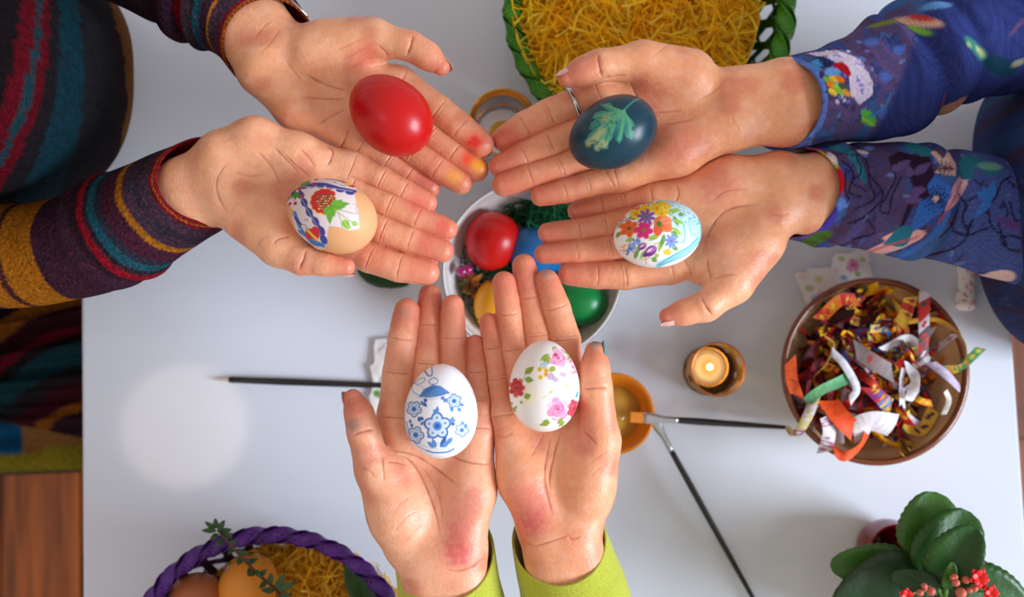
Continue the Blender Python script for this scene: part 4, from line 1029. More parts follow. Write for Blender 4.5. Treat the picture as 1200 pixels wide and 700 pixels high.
tn = obj('tunic', Vl, [np.vstack([fq, fq[:, ::-1] + N, rim])], M['knit'], PERSON_L, melange(Vl, Cl * .8, .3, (40, 24, 32)))
tn['label'] = 'striped knit tunic draped over the lap below the table'

# blue floral shirt
def scatter(p, u0, u1, v0, v1, n, seed):
    R = np.random.default_rng(seed)
    for i in range(n):
        x, y, a, L = R.uniform(u0, u1), R.uniform(v0, v1), R.uniform(0, 6.28), R.uniform(5, 12)
        x, y, L = (x - p.off[0]) / p.z, (y - p.off[1]) / p.z, L / p.z
        p.leaf(x, y, x + math.cos(a) * L, y + math.sin(a) * L, L * R.uniform(.15, .3), ((72, 92, 160), (92, 72, 112), (48, 50, 104), (100, 122, 180), (70, 54, 90))[i % 5])
def shirt_base(V, u, v, seed=0):
    den = lin((58, 70, 132)); C = np.tile(den, (len(V), 1))
    th = np.sin(u * 2.2 + v * 0.4) * np.sin(v * 2.0 - u * 0.3)
    C = C * (1.0 + 0.22 * th[:, None]); C = C + (lin((96, 120, 180)) - C) * (0.5 * sstep(.62, .8, vnoise(np.c_[u, v, u * 0], .35, 3 + seed)))[:, None]
    n = vnoise(np.c_[u, v * 1.2, u * 0], .055, 7 + seed); C = C + (lin((86, 68, 106)) - C) * sstep(.44, .47, n)[:, None]
    n3 = vnoise(np.c_[u, v, u * 0], .10, 17 + seed); C = C + (lin((64, 80, 150)) - C) * (sstep(.60, .63, n3))[:, None]
    n2 = vnoise(np.c_[u, v, u * 0], .04, 13 + seed); C = C + (lin((62, 104, 164)) - C) * (0.8 * sstep(.68, .71, n2))[:, None]
    return C * 0.85
V, f, S, TH = sleeve([(917, 124, 0.216, 53, 0.030), (950, 116, 0.214, 57, 0.033), (990, 108, 0.212, 62, 0.035), (1040, 92, 0.208, 68, 0.038), (1085, 68, 0.205, 72, 0.040), (1140, 44, 0.20, 78, 0.044), (1210, 18, 0.20, 90, 0.05), (1300, 0, 0.21, 100, 0.055)],
                      0.017, 0.05, fold=(0.0045, 26), seed=15, gather=.0006, m=170, n=220, extra=lumps((0.004, 0.078, 0.008, 1.6), (-0.005, 0.092, 0.005, 1.6), (0.004, 0.104, 0.007, 1.6), (-0.003, 0.118, 0.005, 1.6)))
u, v = to_px(V, 0.23); p = Paint(u, v, shirt_base(V, u, v), (880, 40, 200 / 875), soft=.6)
mv = sstep(.30, .36, vnoise(np.c_[u, v, u * 0], .12, 61)) * sstep(.70, .62, vnoise(np.c_[u, v, u * 0], .05, 63)); p.c = p.c + (lin((88, 72, 112)) - p.c) * (0.8 * mv * sstep(1075, 1060, u))[:, None]
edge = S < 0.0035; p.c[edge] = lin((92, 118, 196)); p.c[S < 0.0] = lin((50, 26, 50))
scatter(p, 920, 1070, 50, 180, 110, 3)
p.ell(310, 415, 17, 45, 5, (96, 150, 220)); p.ell(305, 510, 26, 16, -40, (96, 140, 216)); p.ell(215, 165, 70, 16, 25, (100, 150, 216)); p.ell(275, 250, 16, 40, -20, (110, 90, 160), .6)
p.poly([(285, 100), (420, 95), (520, 150), (560, 200), (595, 280), (595, 335), (530, 385), (480, 330), (470, 240), (400, 160)], (208, 196, 222))
R = np.random.default_rng(1)
for i in range(70):
    x, y = R.uniform(300, 595), R.uniform(100, 380); p.ell(x, y, R.uniform(6, 18), R.uniform(4, 9), R.uniform(0, 90), (130, 110, 206) if i % 2 else (226, 216, 232), .8 if x * .9 + y < 860 and x > 380 else 0)
p.poly([(388, 178), (440, 168), (470, 195), (485, 235), (470, 248), (430, 215), (400, 200)], (170, 20, 34)); p.ell(350, 165, 50, 30, 20, (40, 50, 96)); p.ell(320, 180, 30, 34, 0, (70, 130, 190)); p.ell(390, 225, 40, 24, 0, (96, 150, 210))
for x, y, c in ((365, 265, (120, 180, 60)), (395, 260, (236, 180, 40)), (425, 262, (226, 110, 30)), (380, 290, (230, 120, 30)), (410, 300, (150, 200, 70)), (440, 300, (60, 90, 60)), (390, 325, (230, 200, 60)), (430, 325, (130, 190, 70)), (460, 330, (220, 150, 50))): p.ell(x, y, 26, 14, 35, c)
for i in range(16): p.ell(R.uniform(330, 380), R.uniform(130, 200), 7, 5, 0, (20, 26, 60), .8)
p.poly([(545, 405), (600, 410), (645, 450), (620, 470), (560, 455)], (90, 180, 70)); p.line([(560, 440), (640, 465)], 7, (160, 210, 80))
for a in ((620, 260, 700, 240), (640, 400, 720, 440), (700, 130, 760, 90), (560, 60, 640, 70)): p.leaf(*a, 26, (78, 104, 186))
for pts in ([(600, 90), (650, 200), (760, 260), (860, 230)], [(560, 200), (680, 300), (800, 300), (860, 400)], [(640, 60), (700, 140), (840, 160)], [(380, 380), (470, 420), (480, 480)]): p.line(pts, 24, (94, 76, 128), .85)
p.line([(690, 330), (670, 390), (600, 430)], 14, (60, 120, 190), .8)
# far part: plain denim with leaves, seen in the second crop (1020, 0, 180/840)
z = 180 / 840; q = Paint(u, v, p.c, (1020, 0, z), soft=.6)
far = sstep(1062, 1074, u + 0.35 * (v - 40)); dn = np.tile(lin((44, 54, 112)), (len(V), 1)) * (1 + .25 * np.sin(u * 2.0 - v * 1.2) * np.sin(v * 2.4))[:, None]
q.c = q.c + (dn - q.c) * far[:, None]
for x, y, rx, ry, a, c in ((240, 140, 110, 26, 25, (214, 170, 150)), (250, 125, 60, 14, 30, (190, 40, 40)), (235, 185, 70, 16, 30, (120, 180, 60)), (60, 140, 70, 14, 0, (110, 130, 50)), (530, 300, 90, 30, 30, (60, 130, 120)), (560, 310, 40, 14, 30, (180, 190, 130)), (480, 290, 20, 12, 30, (150, 180, 110)), (700, 370, 110, 40, 10, (20, 60, 76)), (800, 350, 40, 14, -20, (150, 150, 120)),
                           (760, 180, 60, 12, -50, (96, 70, 110)), (335, 60, 90, 26, -10, (90, 140, 196)), (450, 600, 60, 20, 40, (210, 170, 150)), (420, 580, 14, 60, -10, (190, 60, 60)), (480, 560, 60, 16, -10, (196, 150, 110)), (520, 540, 50, 12, -20, (180, 120, 110))): q.ell(x, y, rx, ry, a, c, .95, 2)
o = obj('sleeve', V, f, M['print'], PERSON_R, q.c); o['label'] = 'blue floral sleeve around the upper right hand'
V, f, S, TH = sleeve([(932, 226, 0.202, 55, 0.031), (960, 227, 0.20, 58, 0.033), (1000, 229, 0.198, 63, 0.035), (1050, 233, 0.195, 65, 0.037), (1100, 240, 0.19, 66, 0.039), (1160, 254, 0.185, 70, 0.042), (1230, 266, 0.185, 80, 0.048), (1320, 260, 0.20, 95, 0.055)],
                      0.020, 0.05, fold=(0.0045, 28), seed=33, gather=.0011, m=170, n=220, extra=lumps((0.003, 0.02, 0.006, 1.6), (-0.003, 0.032, 0.004, 1.6), (0.003, 0.085, 0.006, 1.6), (-0.004, 0.097, 0.005, 1.6)))
u, v = to_px(V, 0.22); p = Paint(u, v, shirt_base(V, u, v, 5), (900, 150, 300 / 1167), soft=.6)
pl = np.tile(lin((78, 62, 100)), (len(V), 1)); w = sstep(985, 1000, u) * sstep(1062, 1052, u); p.c = p.c + (pl - p.c) * (0.8 * w)[:, None]
far = sstep(1120, 1130, u + .2 * (v - 230)); dn = np.tile(lin((72, 86, 150)), (len(V), 1)) * (1 + .2 * np.sin(u * 2.1) * np.sin(v * 2.2 + u * .2))[:, None]; p.c = p.c + (dn - p.c) * far[:, None]
scatter(p, 950, 1200, 160, 330, 120, 4)
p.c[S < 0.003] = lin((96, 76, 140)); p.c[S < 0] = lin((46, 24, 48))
for x, y, rx, ry, a, c in ((170, 88, 60, 12, 10, (220, 200, 190)), (230, 105, 50, 14, 25, (196, 60, 60)), (240, 130, 20, 30, -30, (150, 200, 90)), (285, 150, 20, 40, -15, (226, 210, 206)), (295, 200, 14, 30, 0, (150, 190, 80)), (308, 250, 20, 60, -5, (190, 20, 36)), (300, 360, 40, 30, -30, (90, 130, 210)), (270, 420, 30, 60, 30, (70, 60, 160)),
                           (170, 515, 70, 14, 0, (110, 140, 70)), (245, 495, 60, 26, -20, (70, 100, 40)), (150, 550, 70, 22, 10, (170, 20, 34)), (225, 555, 20, 26, 0, (130, 110, 104))): p.ell(x, y, rx, ry, a, c, 1, 1.5)
p.line([(300, 80), (350, 110), (390, 170), (415, 250)], 36, (44, 110, 136))
p.ell(435, 105, 26, 10, 20, (220, 200, 214))
bk = (32, 20, 40)
for pts in ([(330, 160), (370, 220), (350, 300), (400, 330)], [(350, 130), (440, 140), (445, 250), (470, 330), (380, 380)], [(390, 140), (400, 220), (360, 260), (420, 300)], [(540, 200), (560, 240), (520, 320), (490, 380), (530, 400), (540, 330), (580, 240)], [(450, 220), (500, 300), (490, 350), (440, 400), (380, 440)], [(360, 440), (430, 420), (480, 480), (400, 500)], [(340, 200), (330, 280), (350, 340)]): p.line(pts, 8, bk, .85)
p.poly([(540, 140), (600, 105), (650, 120), (730, 130), (735, 230), (700, 330), (670, 370), (640, 360), (600, 470), (585, 470), (605, 380), (640, 300), (600, 200), (545, 190)], (44, 22, 44), .95, 2)
for a in ((560, 200, 640, 155), (640, 225, 730, 165), (620, 310, 700, 290), (600, 345, 680, 340), (620, 240, 625, 180), (590, 180, 540, 210)): p.leaf(*a, 20, (96, 74, 126))
p.poly([(735, 110), (760, 105), (785, 150), (830, 90), (858, 95), (835, 145), (858, 150), (830, 235), (740, 215), (770, 175)], (206, 172, 164), .95, 1.5)
for t in np.linspace(0, 6.28, 15): p.line([(785, 195), (785 + 42 * math.cos(t), 195 + 36 * math.sin(t))], 6, (70, 40, 50), .8)
p.leaf(900, 205, 780, 400, 34, (206, 150, 166)); p.leaf(905, 215, 830, 330, 22, (222, 176, 180)); p.line([(760, 440), (800, 370), (870, 250)], 10, (170, 70, 100), .7)
for a in ((740, 335, 740, 225), (740, 335, 640, 480), (740, 335, 680, 420), (745, 340, 800, 270), (740, 345, 720, 420), (735, 335, 650, 430)): p.leaf(*a, 42, (56, 104, 190))
for i in range(60): t = i * 2.4; r = 8 + 0.95 * i; p.ell(738 + r * math.cos(t), 335 + r * .95 * math.sin(t), 4.5, 4.5, 0, (30, 30, 70)); 
p.ell(738, 335, 14, 12, 0, (206, 170, 150))
for a in ((720, 480, 580, 520), (700, 470, 560, 560), (690, 500, 480, 550), (640, 500, 520, 500)): p.leaf(*a, 26, (214, 160, 160))
for a in ((660, 460, 540, 525), (650, 480, 580, 530), (700, 100, 640, 60), (730, 130, 690, 70)): p.leaf(*a, 36, (40, 110, 130))
p.line([(650, 580), (760, 480), (800, 400)], 26, (60, 104, 180), .9); p.line([(480, 555), (560, 530), (680, 500)], 12, (196, 70, 90), .6)
for a in ((880, 180, 1000, 120), (900, 200, 960, 100), (960, 180, 1080, 190), (870, 190, 930, 230)): p.leaf(*a, 38, (44, 110, 130))
p.ell(1020, 170, 60, 22, 0, (120, 170, 150), .8, 3)
for pts in ([(850, 310), (890, 350), (880, 420), (910, 490), (870, 540), (790, 560)], [(820, 440), (860, 470), (910, 490), (960, 470), (1000, 460)], [(910, 490), (920, 420), (980, 360), (1020, 330), (1060, 250), (1110, 220)], [(990, 380), (1010, 450), (1060, 490), (1100, 550), (1150, 560)], [(1090, 240), (1150, 290), (1167, 280)], [(1060, 480), (1040, 430), (1080, 400), (1060, 340)], [(1080, 540), (1060, 500), (1130, 500), (1167, 540)], [(1130, 340), (1167, 330)], [(1120, 380), (1167, 395)], [(1090, 350), (1110, 420), (1160, 440)], [(930, 240), (960, 290), (900, 340)], [(850, 380), (830, 440), (780, 500)]): p.line(pts, 9, bk, .92)
for a in ((1000, 330, 960, 270), (1010, 320, 920, 420), (1000, 330, 1020, 240), (1000, 340, 930, 300)): p.leaf(*a, 20, (60, 120, 200))
p.leaf(1025, 415, 1167, 470, 22, (92, 66, 130)); p.leaf(1080, 640, 1240, 700, 22, (226, 190, 186))
o = obj('sleeve', V, f, M['print'], PERSON_R, p.c); o['label'] = 'blue floral sleeve around the lower right hand'
V, f = torso([(1330, 290, -0.40, 130, 150), (1316, 285, -0.20, 134, 150), (1300, 265, -0.02, 136, 170), (1280, 240, 0.08, 142, 172), (1300, 235, 0.16, 140, 165), (1370, 235, 0.30, 120, 130), (1420, 240, 0.38, 60, 60)], pw=3.0, seed=8)
u, v = to_px(V, 0.0); C = shirt_base(V, u, v, 9) * 0.55  # shirt print darkened, deep shade painted into the body colour
o = obj('shirt', V, f, M['print'], PERSON_R, C); o['label'] = 'blue printed shirt body behind the table edge, shade darkened into its colour'
# lime green sleeves and body
def lime(path, shear, seed, label):
    V, f, S, TH = sleeve(path, shear, 0.05, fold=(0.0016, 26), seed=seed, m=150, n=420)
    rib = 0.93 + 0.07 * np.sin(S / 0.00042 + 0.6 * np.sin(TH * 3)); C = np.tile(lin((186, 190, 66)), (len(V), 1)) * rib[:, None]
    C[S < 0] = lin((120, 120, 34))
    V = V.copy()
    o = obj('sleeve', V, f, M['lime'], PERSON_B, C); o['label'] = label
lime([(521, 648, 0.212, 58, 0.031), (526, 690, 0.209, 60, 0.033), (533, 740, 0.205, 64, 0.035), (545, 820, 0.20, 70, 0.04), (560, 920, 0.20, 78, 0.045), (580, 1040, 0.21, 84, 0.05)], 0.024, 51, 'lime green ribbed sleeve at the blue egg hand')
lime([(655, 632, 0.212, 55, 0.031), (664, 668, 0.209, 59, 0.033), (674, 706, 0.206, 64, 0.035), (690, 790, 0.20, 70, 0.04), (710, 900, 0.20, 78, 0.045), (700, 1040, 0.21, 84, 0.05)], 0.022, 57, 'lime green ribbed sleeve at the rose egg hand')
V, f = torso([(640, 1150, -0.30, 170, 70), (640, 1140, -0.02, 180, 80), (640, 1130, 0.2, 190, 84), (640, 1150, 0.36, 180, 80), (640, 1180, 0.44, 100, 50)], pw=2.3, seed=12, n=50, m=80)
o = obj('sweater', V, f, M['lime'], PERSON_B, np.tile(lin((186, 190, 66)), (len(V), 1))); o['label'] = 'lime green ribbed sweater body'

# ------------------------------------------------------------------ bench throw and floor side things
bench = thing('bench', px(0, 470, FLOOR_Z), 'bench seat with a patchwork throw beside the left table end', 'bench')
bz = -0.30
bx0 = px(-260, 500, bz)[0]; bx1 = TX0 + 0.02; by0 = px(40, 556, bz)[1]; by1 = by0 + 0.75
obj('seat_board', *bevel_box((bx0, by0 + 0.004, bz - 0.05), (bx1, by1, bz - 0.02), 0.004), mat('bench_wood', (70, 40, 24), rough=.5), bench, smooth=False)
for sx in (bx0 + 0.04, bx1 - 0.05):
    for sy in (by0 + 0.05, by1 - 0.05): obj('leg', *bevel_box((sx - .02, sy - .02, FLOOR_Z), (sx + .02, sy + .02, bz - .05), 0.003), mat('bench_leg', (60, 34, 20), rough=.5), bench, smooth=False)
n, m = 120, 120
gx, gy = np.meshgrid(np.linspace(0, 1, n), np.linspace(0, 1, m), indexing='ij')
X = bx0 + (bx1 - bx0) * gx; Y = by0 + (by1 - by0) * gy; Zt = bz + 0.003 * np.sin(40 * gx) * np.sin(30 * gy) + 0.002 * np.sin(110 * gy)
top = np.stack([X, Y, Zt], -1).reshape(-1, 3); N = n * m; bot = top - (0, 0, 0.018)
fq = grid_faces(n, m, False); bd = list(range(m)) + [i * m + m - 1 for i in range(1, n)] + [(n - 1) * m + j for j in range(m - 2, -1, -1)] + [i * m for i in range(n - 2, 0, -1)]
rim = np.array([[bd[i], bd[i] + N, bd[(i + 1) % len(bd)] + N, bd[(i + 1) % len(bd)]] for i in range(len(bd))])
Vb = np.vstack([top, bot]); u, v = to_px(Vb, bz)
C = np.tile(lin((126, 88, 48)), (len(Vb), 1)); C[(u < 23 + .08 * (v - 500)) & (v < 532)] = lin((18, 76, 120)); C[(v > 531 - .06 * u)] = lin((128, 116, 32)); C[v > 554] = lin((40, 40, 52))
C[(u < 23 + .08 * (v - 500)) & (v < 532) & (np.mod(v, 9) < 3)] *= 0.6
obj('throw', Vb, [np.vstack([fq, fq[:, ::-1] + N, rim])], M['knit'], bench, C)['label'] = 'patchwork throw in blue, tan and olive'

# ------------------------------------------------------------------ small builders
def curl(center, size, nseg, R, bend=2.2, lift=0.3):
    """a wandering strand"""
    d = R.normal(size=3); d[2] *= lift; d = _n(d); P = [np.array(center, float)]; ax = _n(R.normal(size=3)); k = R.normal() * bend
    for i in range(nseg):
        c, s = math.cos(k / nseg), math.sin(k / nseg); d = d * c + np.cross(ax, d) * s + ax * (ax @ d) * (1 - c); d = _n(d + R.normal(size=3) * .06)
        d[2] *= 0.93; P.append(P[-1] + d * size / nseg)
    return np.array(P)
def strands(name, count, center, radius, z0, z1, length, w, cols, parent, mat_, seed, lo_r=0.0, dome=0.0, nseg=9, keep=None, lift=0.3, wall=None):
    R = np.random.default_rng(seed); acc = Acc()
    for i in range(count):
        rr = radius * math.sqrt(R.uniform(lo_r, 1)); t = R.uniform(0, 6.283)
        zz = z0 + (z1 - z0) * R.random() ** .7 + dome * (1 - (rr / radius) ** 2)
        P = curl((center[0] + rr * math.cos(t), center[1] + rr * math.sin(t), zz), length * R.uniform(.6, 1.4), nseg, R, lift=lift)
        P -= (P.mean(0) - P[0]) * 0.6
        ov = np.hypot(P[:, 0] - center[0], P[:, 1] - center[1]); lim = radius * 1.06
        sc = np.where(ov > lim, lim / np.maximum(ov, 1e-6), 1.0); P[:, 0] = center[0] + (P[:, 0] - center[0]) * sc; P[:, 1] = center[1] + (P[:, 1] - center[1]) * sc
        P[:, 2] = np.maximum(P[:, 2], z0 - 0.004)
        if wall is not None: P[:, 2] = np.maximum(P[:, 2], wall(P))
        if keep is not None and not keep(P): continue
        sd = _n(R.normal(size=3) * (.55, .55, .3) + (0, 0, 1)); c = lin(cols[R.integers(len(cols))]) * R.uniform(.75, 1.15)
        T = np.gradient(P, axis=0); s_ = np.cross(T, sd); s_ /= np.linalg.norm(s_, axis=1, keepdims=True) + 1e-9; s_ *= w * R.uniform(.6, 1.3)
        V = np.stack([P - s_, P + s_], 1).reshape(-1, 3); acc.add(V, grid_faces(len(P), 2, False), c)
    o = acc.build(name, mat_, parent, smooth=True); return o

# ------------------------------------------------------------------ woven baskets
def basket(u, v, zr, r_px, name, label, rimc, wallc, seed, n_st=34, rs=1.0):
    c = px(u, v, zr); r = r_px * mpp(zr); root = thing(name, (c[0], c[1], 0), label, 'basket', 'woven strip baskets')
    R = np.random.default_rng(seed); rb = r * 0.74
    mt = mat(name + '_strip', attr=True, rough=0.42, spec=0.45, vary=(160, .28, (1, 1, .25)), bump=(300, .25, .0008))
    C0 = np.array((c[0], c[1], 0.0))
    pr = lambda t, z, dr=0.0: C0 + np.array((math.cos(t), math.sin(t), 0)) * (rb + (r - 0.007 - rb) * (z / zr) ** .8 + dr) + np.array((0, 0, z))
    b = Acc(); Vv, ff = lathe([(0, 0.001), (rb + .002, 0.001), (rb + .003, 0.005), (rb - .004, 0.006), (0, 0.006)], 48, C0); b.add(Vv, ff, lin(wallc) * .8); b.build('base', mt, root)
    for i in range(n_st):                              # slanting stakes, crossing each other
        for sgn in (1, -1):
            t0 = 2 * math.pi * (i + (0 if sgn > 0 else .5)) / n_st; zs = np.linspace(0.003, zr - .004, 9)
            P = np.array([pr(t0 + sgn * 0.24 * (z / zr), z, 0.0012 * sgn) for z in zs]); Tn = np.array([(-math.sin(t0 + sgn * .24 * z / zr), math.cos(t0 + sgn * .24 * z / zr), 0) for z in zs])
            Vv, ff = ribbon(P, 0.0034 * R.uniform(.8, 1.15), Tn, 0.0007)
            obj('stake', Vv, ff, mt, root, np.tile(lin(wallc) * R.uniform(.75, 1.2), (len(Vv), 1)), smooth=False)
    for k, zz in enumerate((zr * .22, zr * .5, zr * .76)):   # woven bands
        t = np.linspace(0, 2 * math.pi, 181)[:-1]; P = np.array([pr(q, zz, 0.0016 * math.sin(q * n_st + k * math.pi)) for q in t])
        S = np.stack([P + np.array((0, 0, .0042)), P + np.stack([np.cos(t), np.sin(t), 0 * t], -1) * .0007 + np.array((0, 0, 0)), P - np.array((0, 0, .0042))], 1)
        P2 = P - np.stack([np.cos(t), np.sin(t), 0 * t], -1) * .0006
        S = np.stack([P + (0, 0, .0042), P - (0, 0, .0042), P2 - (0, 0, .0042), P2 + (0, 0, .0042)], 1); Vv, ff = loft(S, False, True)
        obj('weaver', Vv, ff, mt, root, np.tile(lin(wallc) * R.uniform(.85, 1.1), (len(Vv), 1)), smooth=False)
    # rim: flat strips wound round a hoop, each turn a strip of its own
    turns = 30; acc_rng = np.random.default_rng(seed + 5)
    for k in range(turns):
        t = np.linspace(k / turns, (k + 2.1) / turns, 15) * 2 * math.pi; ph = np.linspace(-0.45, 1.25, 15) * math.pi
        rad = np.stack([np.cos(t), np.sin(t), 0 * t], -1); er = (0.0060 + .0005 * acc_rng.random()) * rs
        P = C0 + rad * (r - .0065) + np.array((0, 0, zr)) + rad * (er * np.cos(ph))[:, None] + np.outer(er * .8 * np.sin(ph), (0, 0, 1))
        nv_ = rad * np.cos(ph)[:, None] + np.outer(np.sin(ph), (0, 0, 1.0)); sdv = np.cross(np.gradient(P, axis=0), nv_)
        Vv, ff = ribbon(P, 0.0062 * rs * np.interp(np.linspace(0, 1, 15), [0, .12, .88, 1], [.7, 1, 1, .7]), sdv, 0.0006)
        obj('rim_strip', Vv, ff, mt, root, np.tile(lin(rimc) * acc_rng.uniform(.8, 1.15), (len(Vv), 1)))
    t = np.linspace(0, 2 * math.pi, 97)[:-1]; rings = []
    for ph in np.linspace(0, 2 * math.pi, 13)[:-1]:
        rings.append(C0 + np.stack([np.cos(t), np.sin(t), 0 * t], -1) * (r - .0065 + .0055 * rs * math.cos(ph)) + np.array((0, 0, zr + .0044 * rs * math.sin(ph))))
    Vv, ff = loft(np.array(rings), False, True); obj('rim_hoop', Vv, ff, mt, root, np.tile(lin(rimc) * .7, (len(Vv), 1)))
    return root, C0, r
g_root, gC, gr_ = basket(761, 8, 0.095, 174, 'green_basket', 'bright green woven strip basket filled with yellow paper grass', (66, 140, 30), (50, 104, 24), 3)
p_root, pC, pr_ = basket(315, 797, 0.095, 174, 'purple_basket', 'purple woven strip basket holding eggs beside the lower left hand', (84, 34, 130), (62, 28, 100), 11, rs=.8)
YG = [(255, 216, 40), (255, 222, 54), (255, 206, 30), (255, 196, 26), (255, 230, 84)]
off = gC + np.array((-0.011, 0, 0))
o = strands('paper_grass', 7500, off, gr_ * .80, 0.05, 0.092, 0.058, 0.00075, YG, None, M['grass'], 5, dome=0.018)
tag(o, 'yellow shredded paper grass heaped in the green basket', 'paper grass', None, 'stuff')
o = strands('paper_grass', 3000, pC + np.array((0.012, 0, 0)), pr_ * .80, 0.02, 0.066, 0.042, 0.0007, [(250, 200, 60), (244, 186, 44), (252, 212, 84), (236, 172, 40)], None, M['grass'], 6, dome=0.008, keep=lambda P: P[:, 1].max() > -0.42)
tag(o, 'dull yellow paper grass lining the purple basket', 'paper grass', None, 'stuff')
def plain_egg(u, v, z, a, b, ang, c, label, group, name='dyed_egg', M_=None, speck=None, k=.08, tilt=0.0):
    e = Egg(u, v, z, a, b, ang, k, tilt); return egg_obj(e, name, label, group, M_ or M['eggdyed'], None, c, 5, speck)
plain_egg(232, 701, 0.078, 33, 29, 200, (170, 96, 56), 'brown egg at the left of the purple basket', 'eggs in the purple basket', 'plain_egg', M['eggshell'])
plain_egg(292, 686, 0.080, 37, 33, -60, (224, 140, 40), 'orange egg under the thyme sprig in the purple basket', 'eggs in the purple basket', 'plain_egg', M['eggshell'])

# thyme sprig: stem and single leaves
def leaf_mesh(base, tip, w, n=8, fold=0.25, droop=0.1, wav=0.0, up=(0, 0, 1), thick=0.0006, power=0.8, serr=0, rnd=0.75):
    base = np.asarray(base, float); tip = np.asarray(tip, float); ax_ = tip - base; L = np.linalg.norm(ax_); d = ax_ / L; sd = _n(np.cross(d, up)); un = np.cross(sd, d)
    m = 7; G = []
    for i in range(n + 1):
        t = i / n; ww = w * (math.sin(math.pi * min(1, max(0.0, t)) ** power) ** rnd if 0 < t < 1 else 0.02)
        if serr: ww *= 1 + .022 * math.sin(serr * math.pi * t)
        row = []
        for j in range(m):
            x = -1 + 2 * j / (m - 1)
            row.append(base + ax_ * t + sd * ww * x + un * (fold * ww * abs(x) - droop * L * (t - .35) ** 2 * 1.0 + wav * ww * math.sin(7 * t + 3 * x)))
        G.append(row)
    G = np.array(G); top = G.reshape(-1, 3); N = len(top); V = np.vstack([top, top - un * thick]); f = grid_faces(n + 1, m, False)
    b = list(range(m)) + [i * m + m - 1 for i in range(1, n + 1)] + [n * m + j for j in range(m - 2, -1, -1)] + [i * m for i in range(n - 1, 0, -1)]
    rim = np.array([[b[i], b[(i + 1) % len(b)], b[(i + 1) % len(b)] + N, b[i] + N] for i in range(len(b))])
    return V, [np.vstack([f[:, ::-1], f + N, rim])]
M['leafthyme'] = mat('thyme_leaf', (46, 78, 36), rough=.5, vary=(90, .3))
M['leafdark'] = mat('dark_leaf', (34, 66, 30), rough=.38, vary=(70, .3), bump=(180, .25, .001))
M['stem'] = mat('thyme_stem', (92, 60, 36), rough=.7)
th_z = 0.115
pts = [(1200 * 0, 0)]
sp = [(255, 622), (266, 634), (280, 650), (296, 667), (310, 680), (322, 690), (330, 702)]
P = catmull([px(a, b, th_z + 0.012 * math.sin(i)) for i, (a, b) in enumerate(sp)], 40)
thyme = thing('thyme_sprig', P[-1], 'thin green thyme sprig lying over the purple basket rim', 'herb')
obj('stem', *tube(P, np.linspace(0.0008, 0.0014, 40), 6), M['stem'], thyme)
for (bu, bv, tu, tv, w) in ((254, 622, 236, 622, 4), (252, 620, 240, 612, 4), (254, 620, 252, 608, 4.5), (256, 622, 263, 610, 4.5), (257, 624, 271, 621, 5), (258, 626, 272, 630, 5), (256, 626, 246, 633, 4.5), (262, 632, 254, 640, 4.5), (268, 637, 278, 636, 4.5), (272, 641, 268, 650, 4), (278, 648, 292, 648, 4), (284, 654, 278, 662, 4.5), (290, 660, 302, 655, 4.5), (296, 666, 290, 674, 5),
                           (300, 671, 290, 675, 4), (304, 675, 312, 668, 4.5), (312, 682, 304, 690, 4.5), (316, 685, 318, 672, 5), (322, 690, 334, 673, 5), (324, 692, 347, 683, 5.5), (322, 692, 306, 692, 5), (328, 699, 340, 698, 5), (300, 668, 306, 678, 4), (284, 656, 296, 660, 4)):
    obj('leaf', *leaf_mesh(px(bu, bv, th_z), px(tu, tv, th_z + 0.004), w * .75 * mpp(th_z), 6), M['leafthyme'], thyme)
o = obj('green_leaf', *leaf_mesh(px(440, 712, .085), px(405, 662, .10), 17 * mpp(.09), 12, .15), M['leafdark']); tag(o, 'dark green leaf tucked inside the purple basket rim', 'leaf')
o = obj('green_leaf', *leaf_mesh(px(418, 312, .006), px(479, 334, .006), 15 * mpp(0), 14, .12, 0.02, serr=9), M['leafdark']); tag(o, 'dark green leaf lying on the table under the left hands', 'leaf')

# ------------------------------------------------------------------ white bowl with dyed eggs
bc = px(624, 317, 0.058); bc[2] = 0; br = 106 * mpp(.058)
bowl = thing('enamel_bowl', bc, 'white enamel bowl with thin dark rim holding dyed eggs', 'bowl')
M['enamel'] = mat('white_enamel', (232, 226, 226), rough=.2, coat=.3)
prof = [(0, .002), (br * .5, .0), (br * .55, .003), (br * .8, .02), (br * .95, .042), (br, .058), (br - .002, .0588), (br * .93, .043), (br * .78, .023), (br * .5, .007), (0, .006)]
pp = catmull([(a, b, 0) for a, b in prof], 60)[:, :2]; pp[:, 0] = np.maximum(pp[:, 0], 0); pp[0, 0] = pp[-1, 0] = 0
obj('body', *lathe(pp, 96, bc), M['enamel'], bowl)
t = np.linspace(0, 2 * math.pi, 97)[:-1]
rng_ = np.array([bc + np.stack([np.cos(t), np.sin(t), 0 * t], -1) * (br - .0008 + .0013 * math.cos(q)) + np.array((0, 0, .0585 + .0011 * math.sin(q))) for q in np.linspace(0, 6.283, 9)[:-1]])
Vv, ff = loft(rng_, False, True); obj('rim', Vv, ff, mat('dark_rim', (70, 76, 70), rough=.3), bowl)
for uu_, vv_ in ((722, 366), (560, 240)):
    q = px(uu_, vv_, .05); a = math.atan2(q[1] - bc[1], q[0] - bc[0]); cc = bc + np.array((math.cos(a) * (br * .955), math.sin(a) * br * .955, .046)); Vi, Ti = ico(3); nn_ = np.array((-math.cos(a), -math.sin(a), .5))
    s1 = _n(np.cross(nn_, (0, 0, 1))); s2 = _n(np.cross(s1, nn_)); obj('painted_dot', cc + Vi[:, :1] * .0035 * s1 + Vi[:, 1:2] * .0045 * s2 + Vi[:, 2:] * .0005 * _n(nn_), Ti, mat('dot_green', (40, 84, 60), rough=.3), bowl)
GB = 'dyed eggs in the white bowl'
plain_egg(577, 283, .042, 35, 32.5, 110, (204, 22, 20), 'red dyed egg lying in the white bowl', GB)
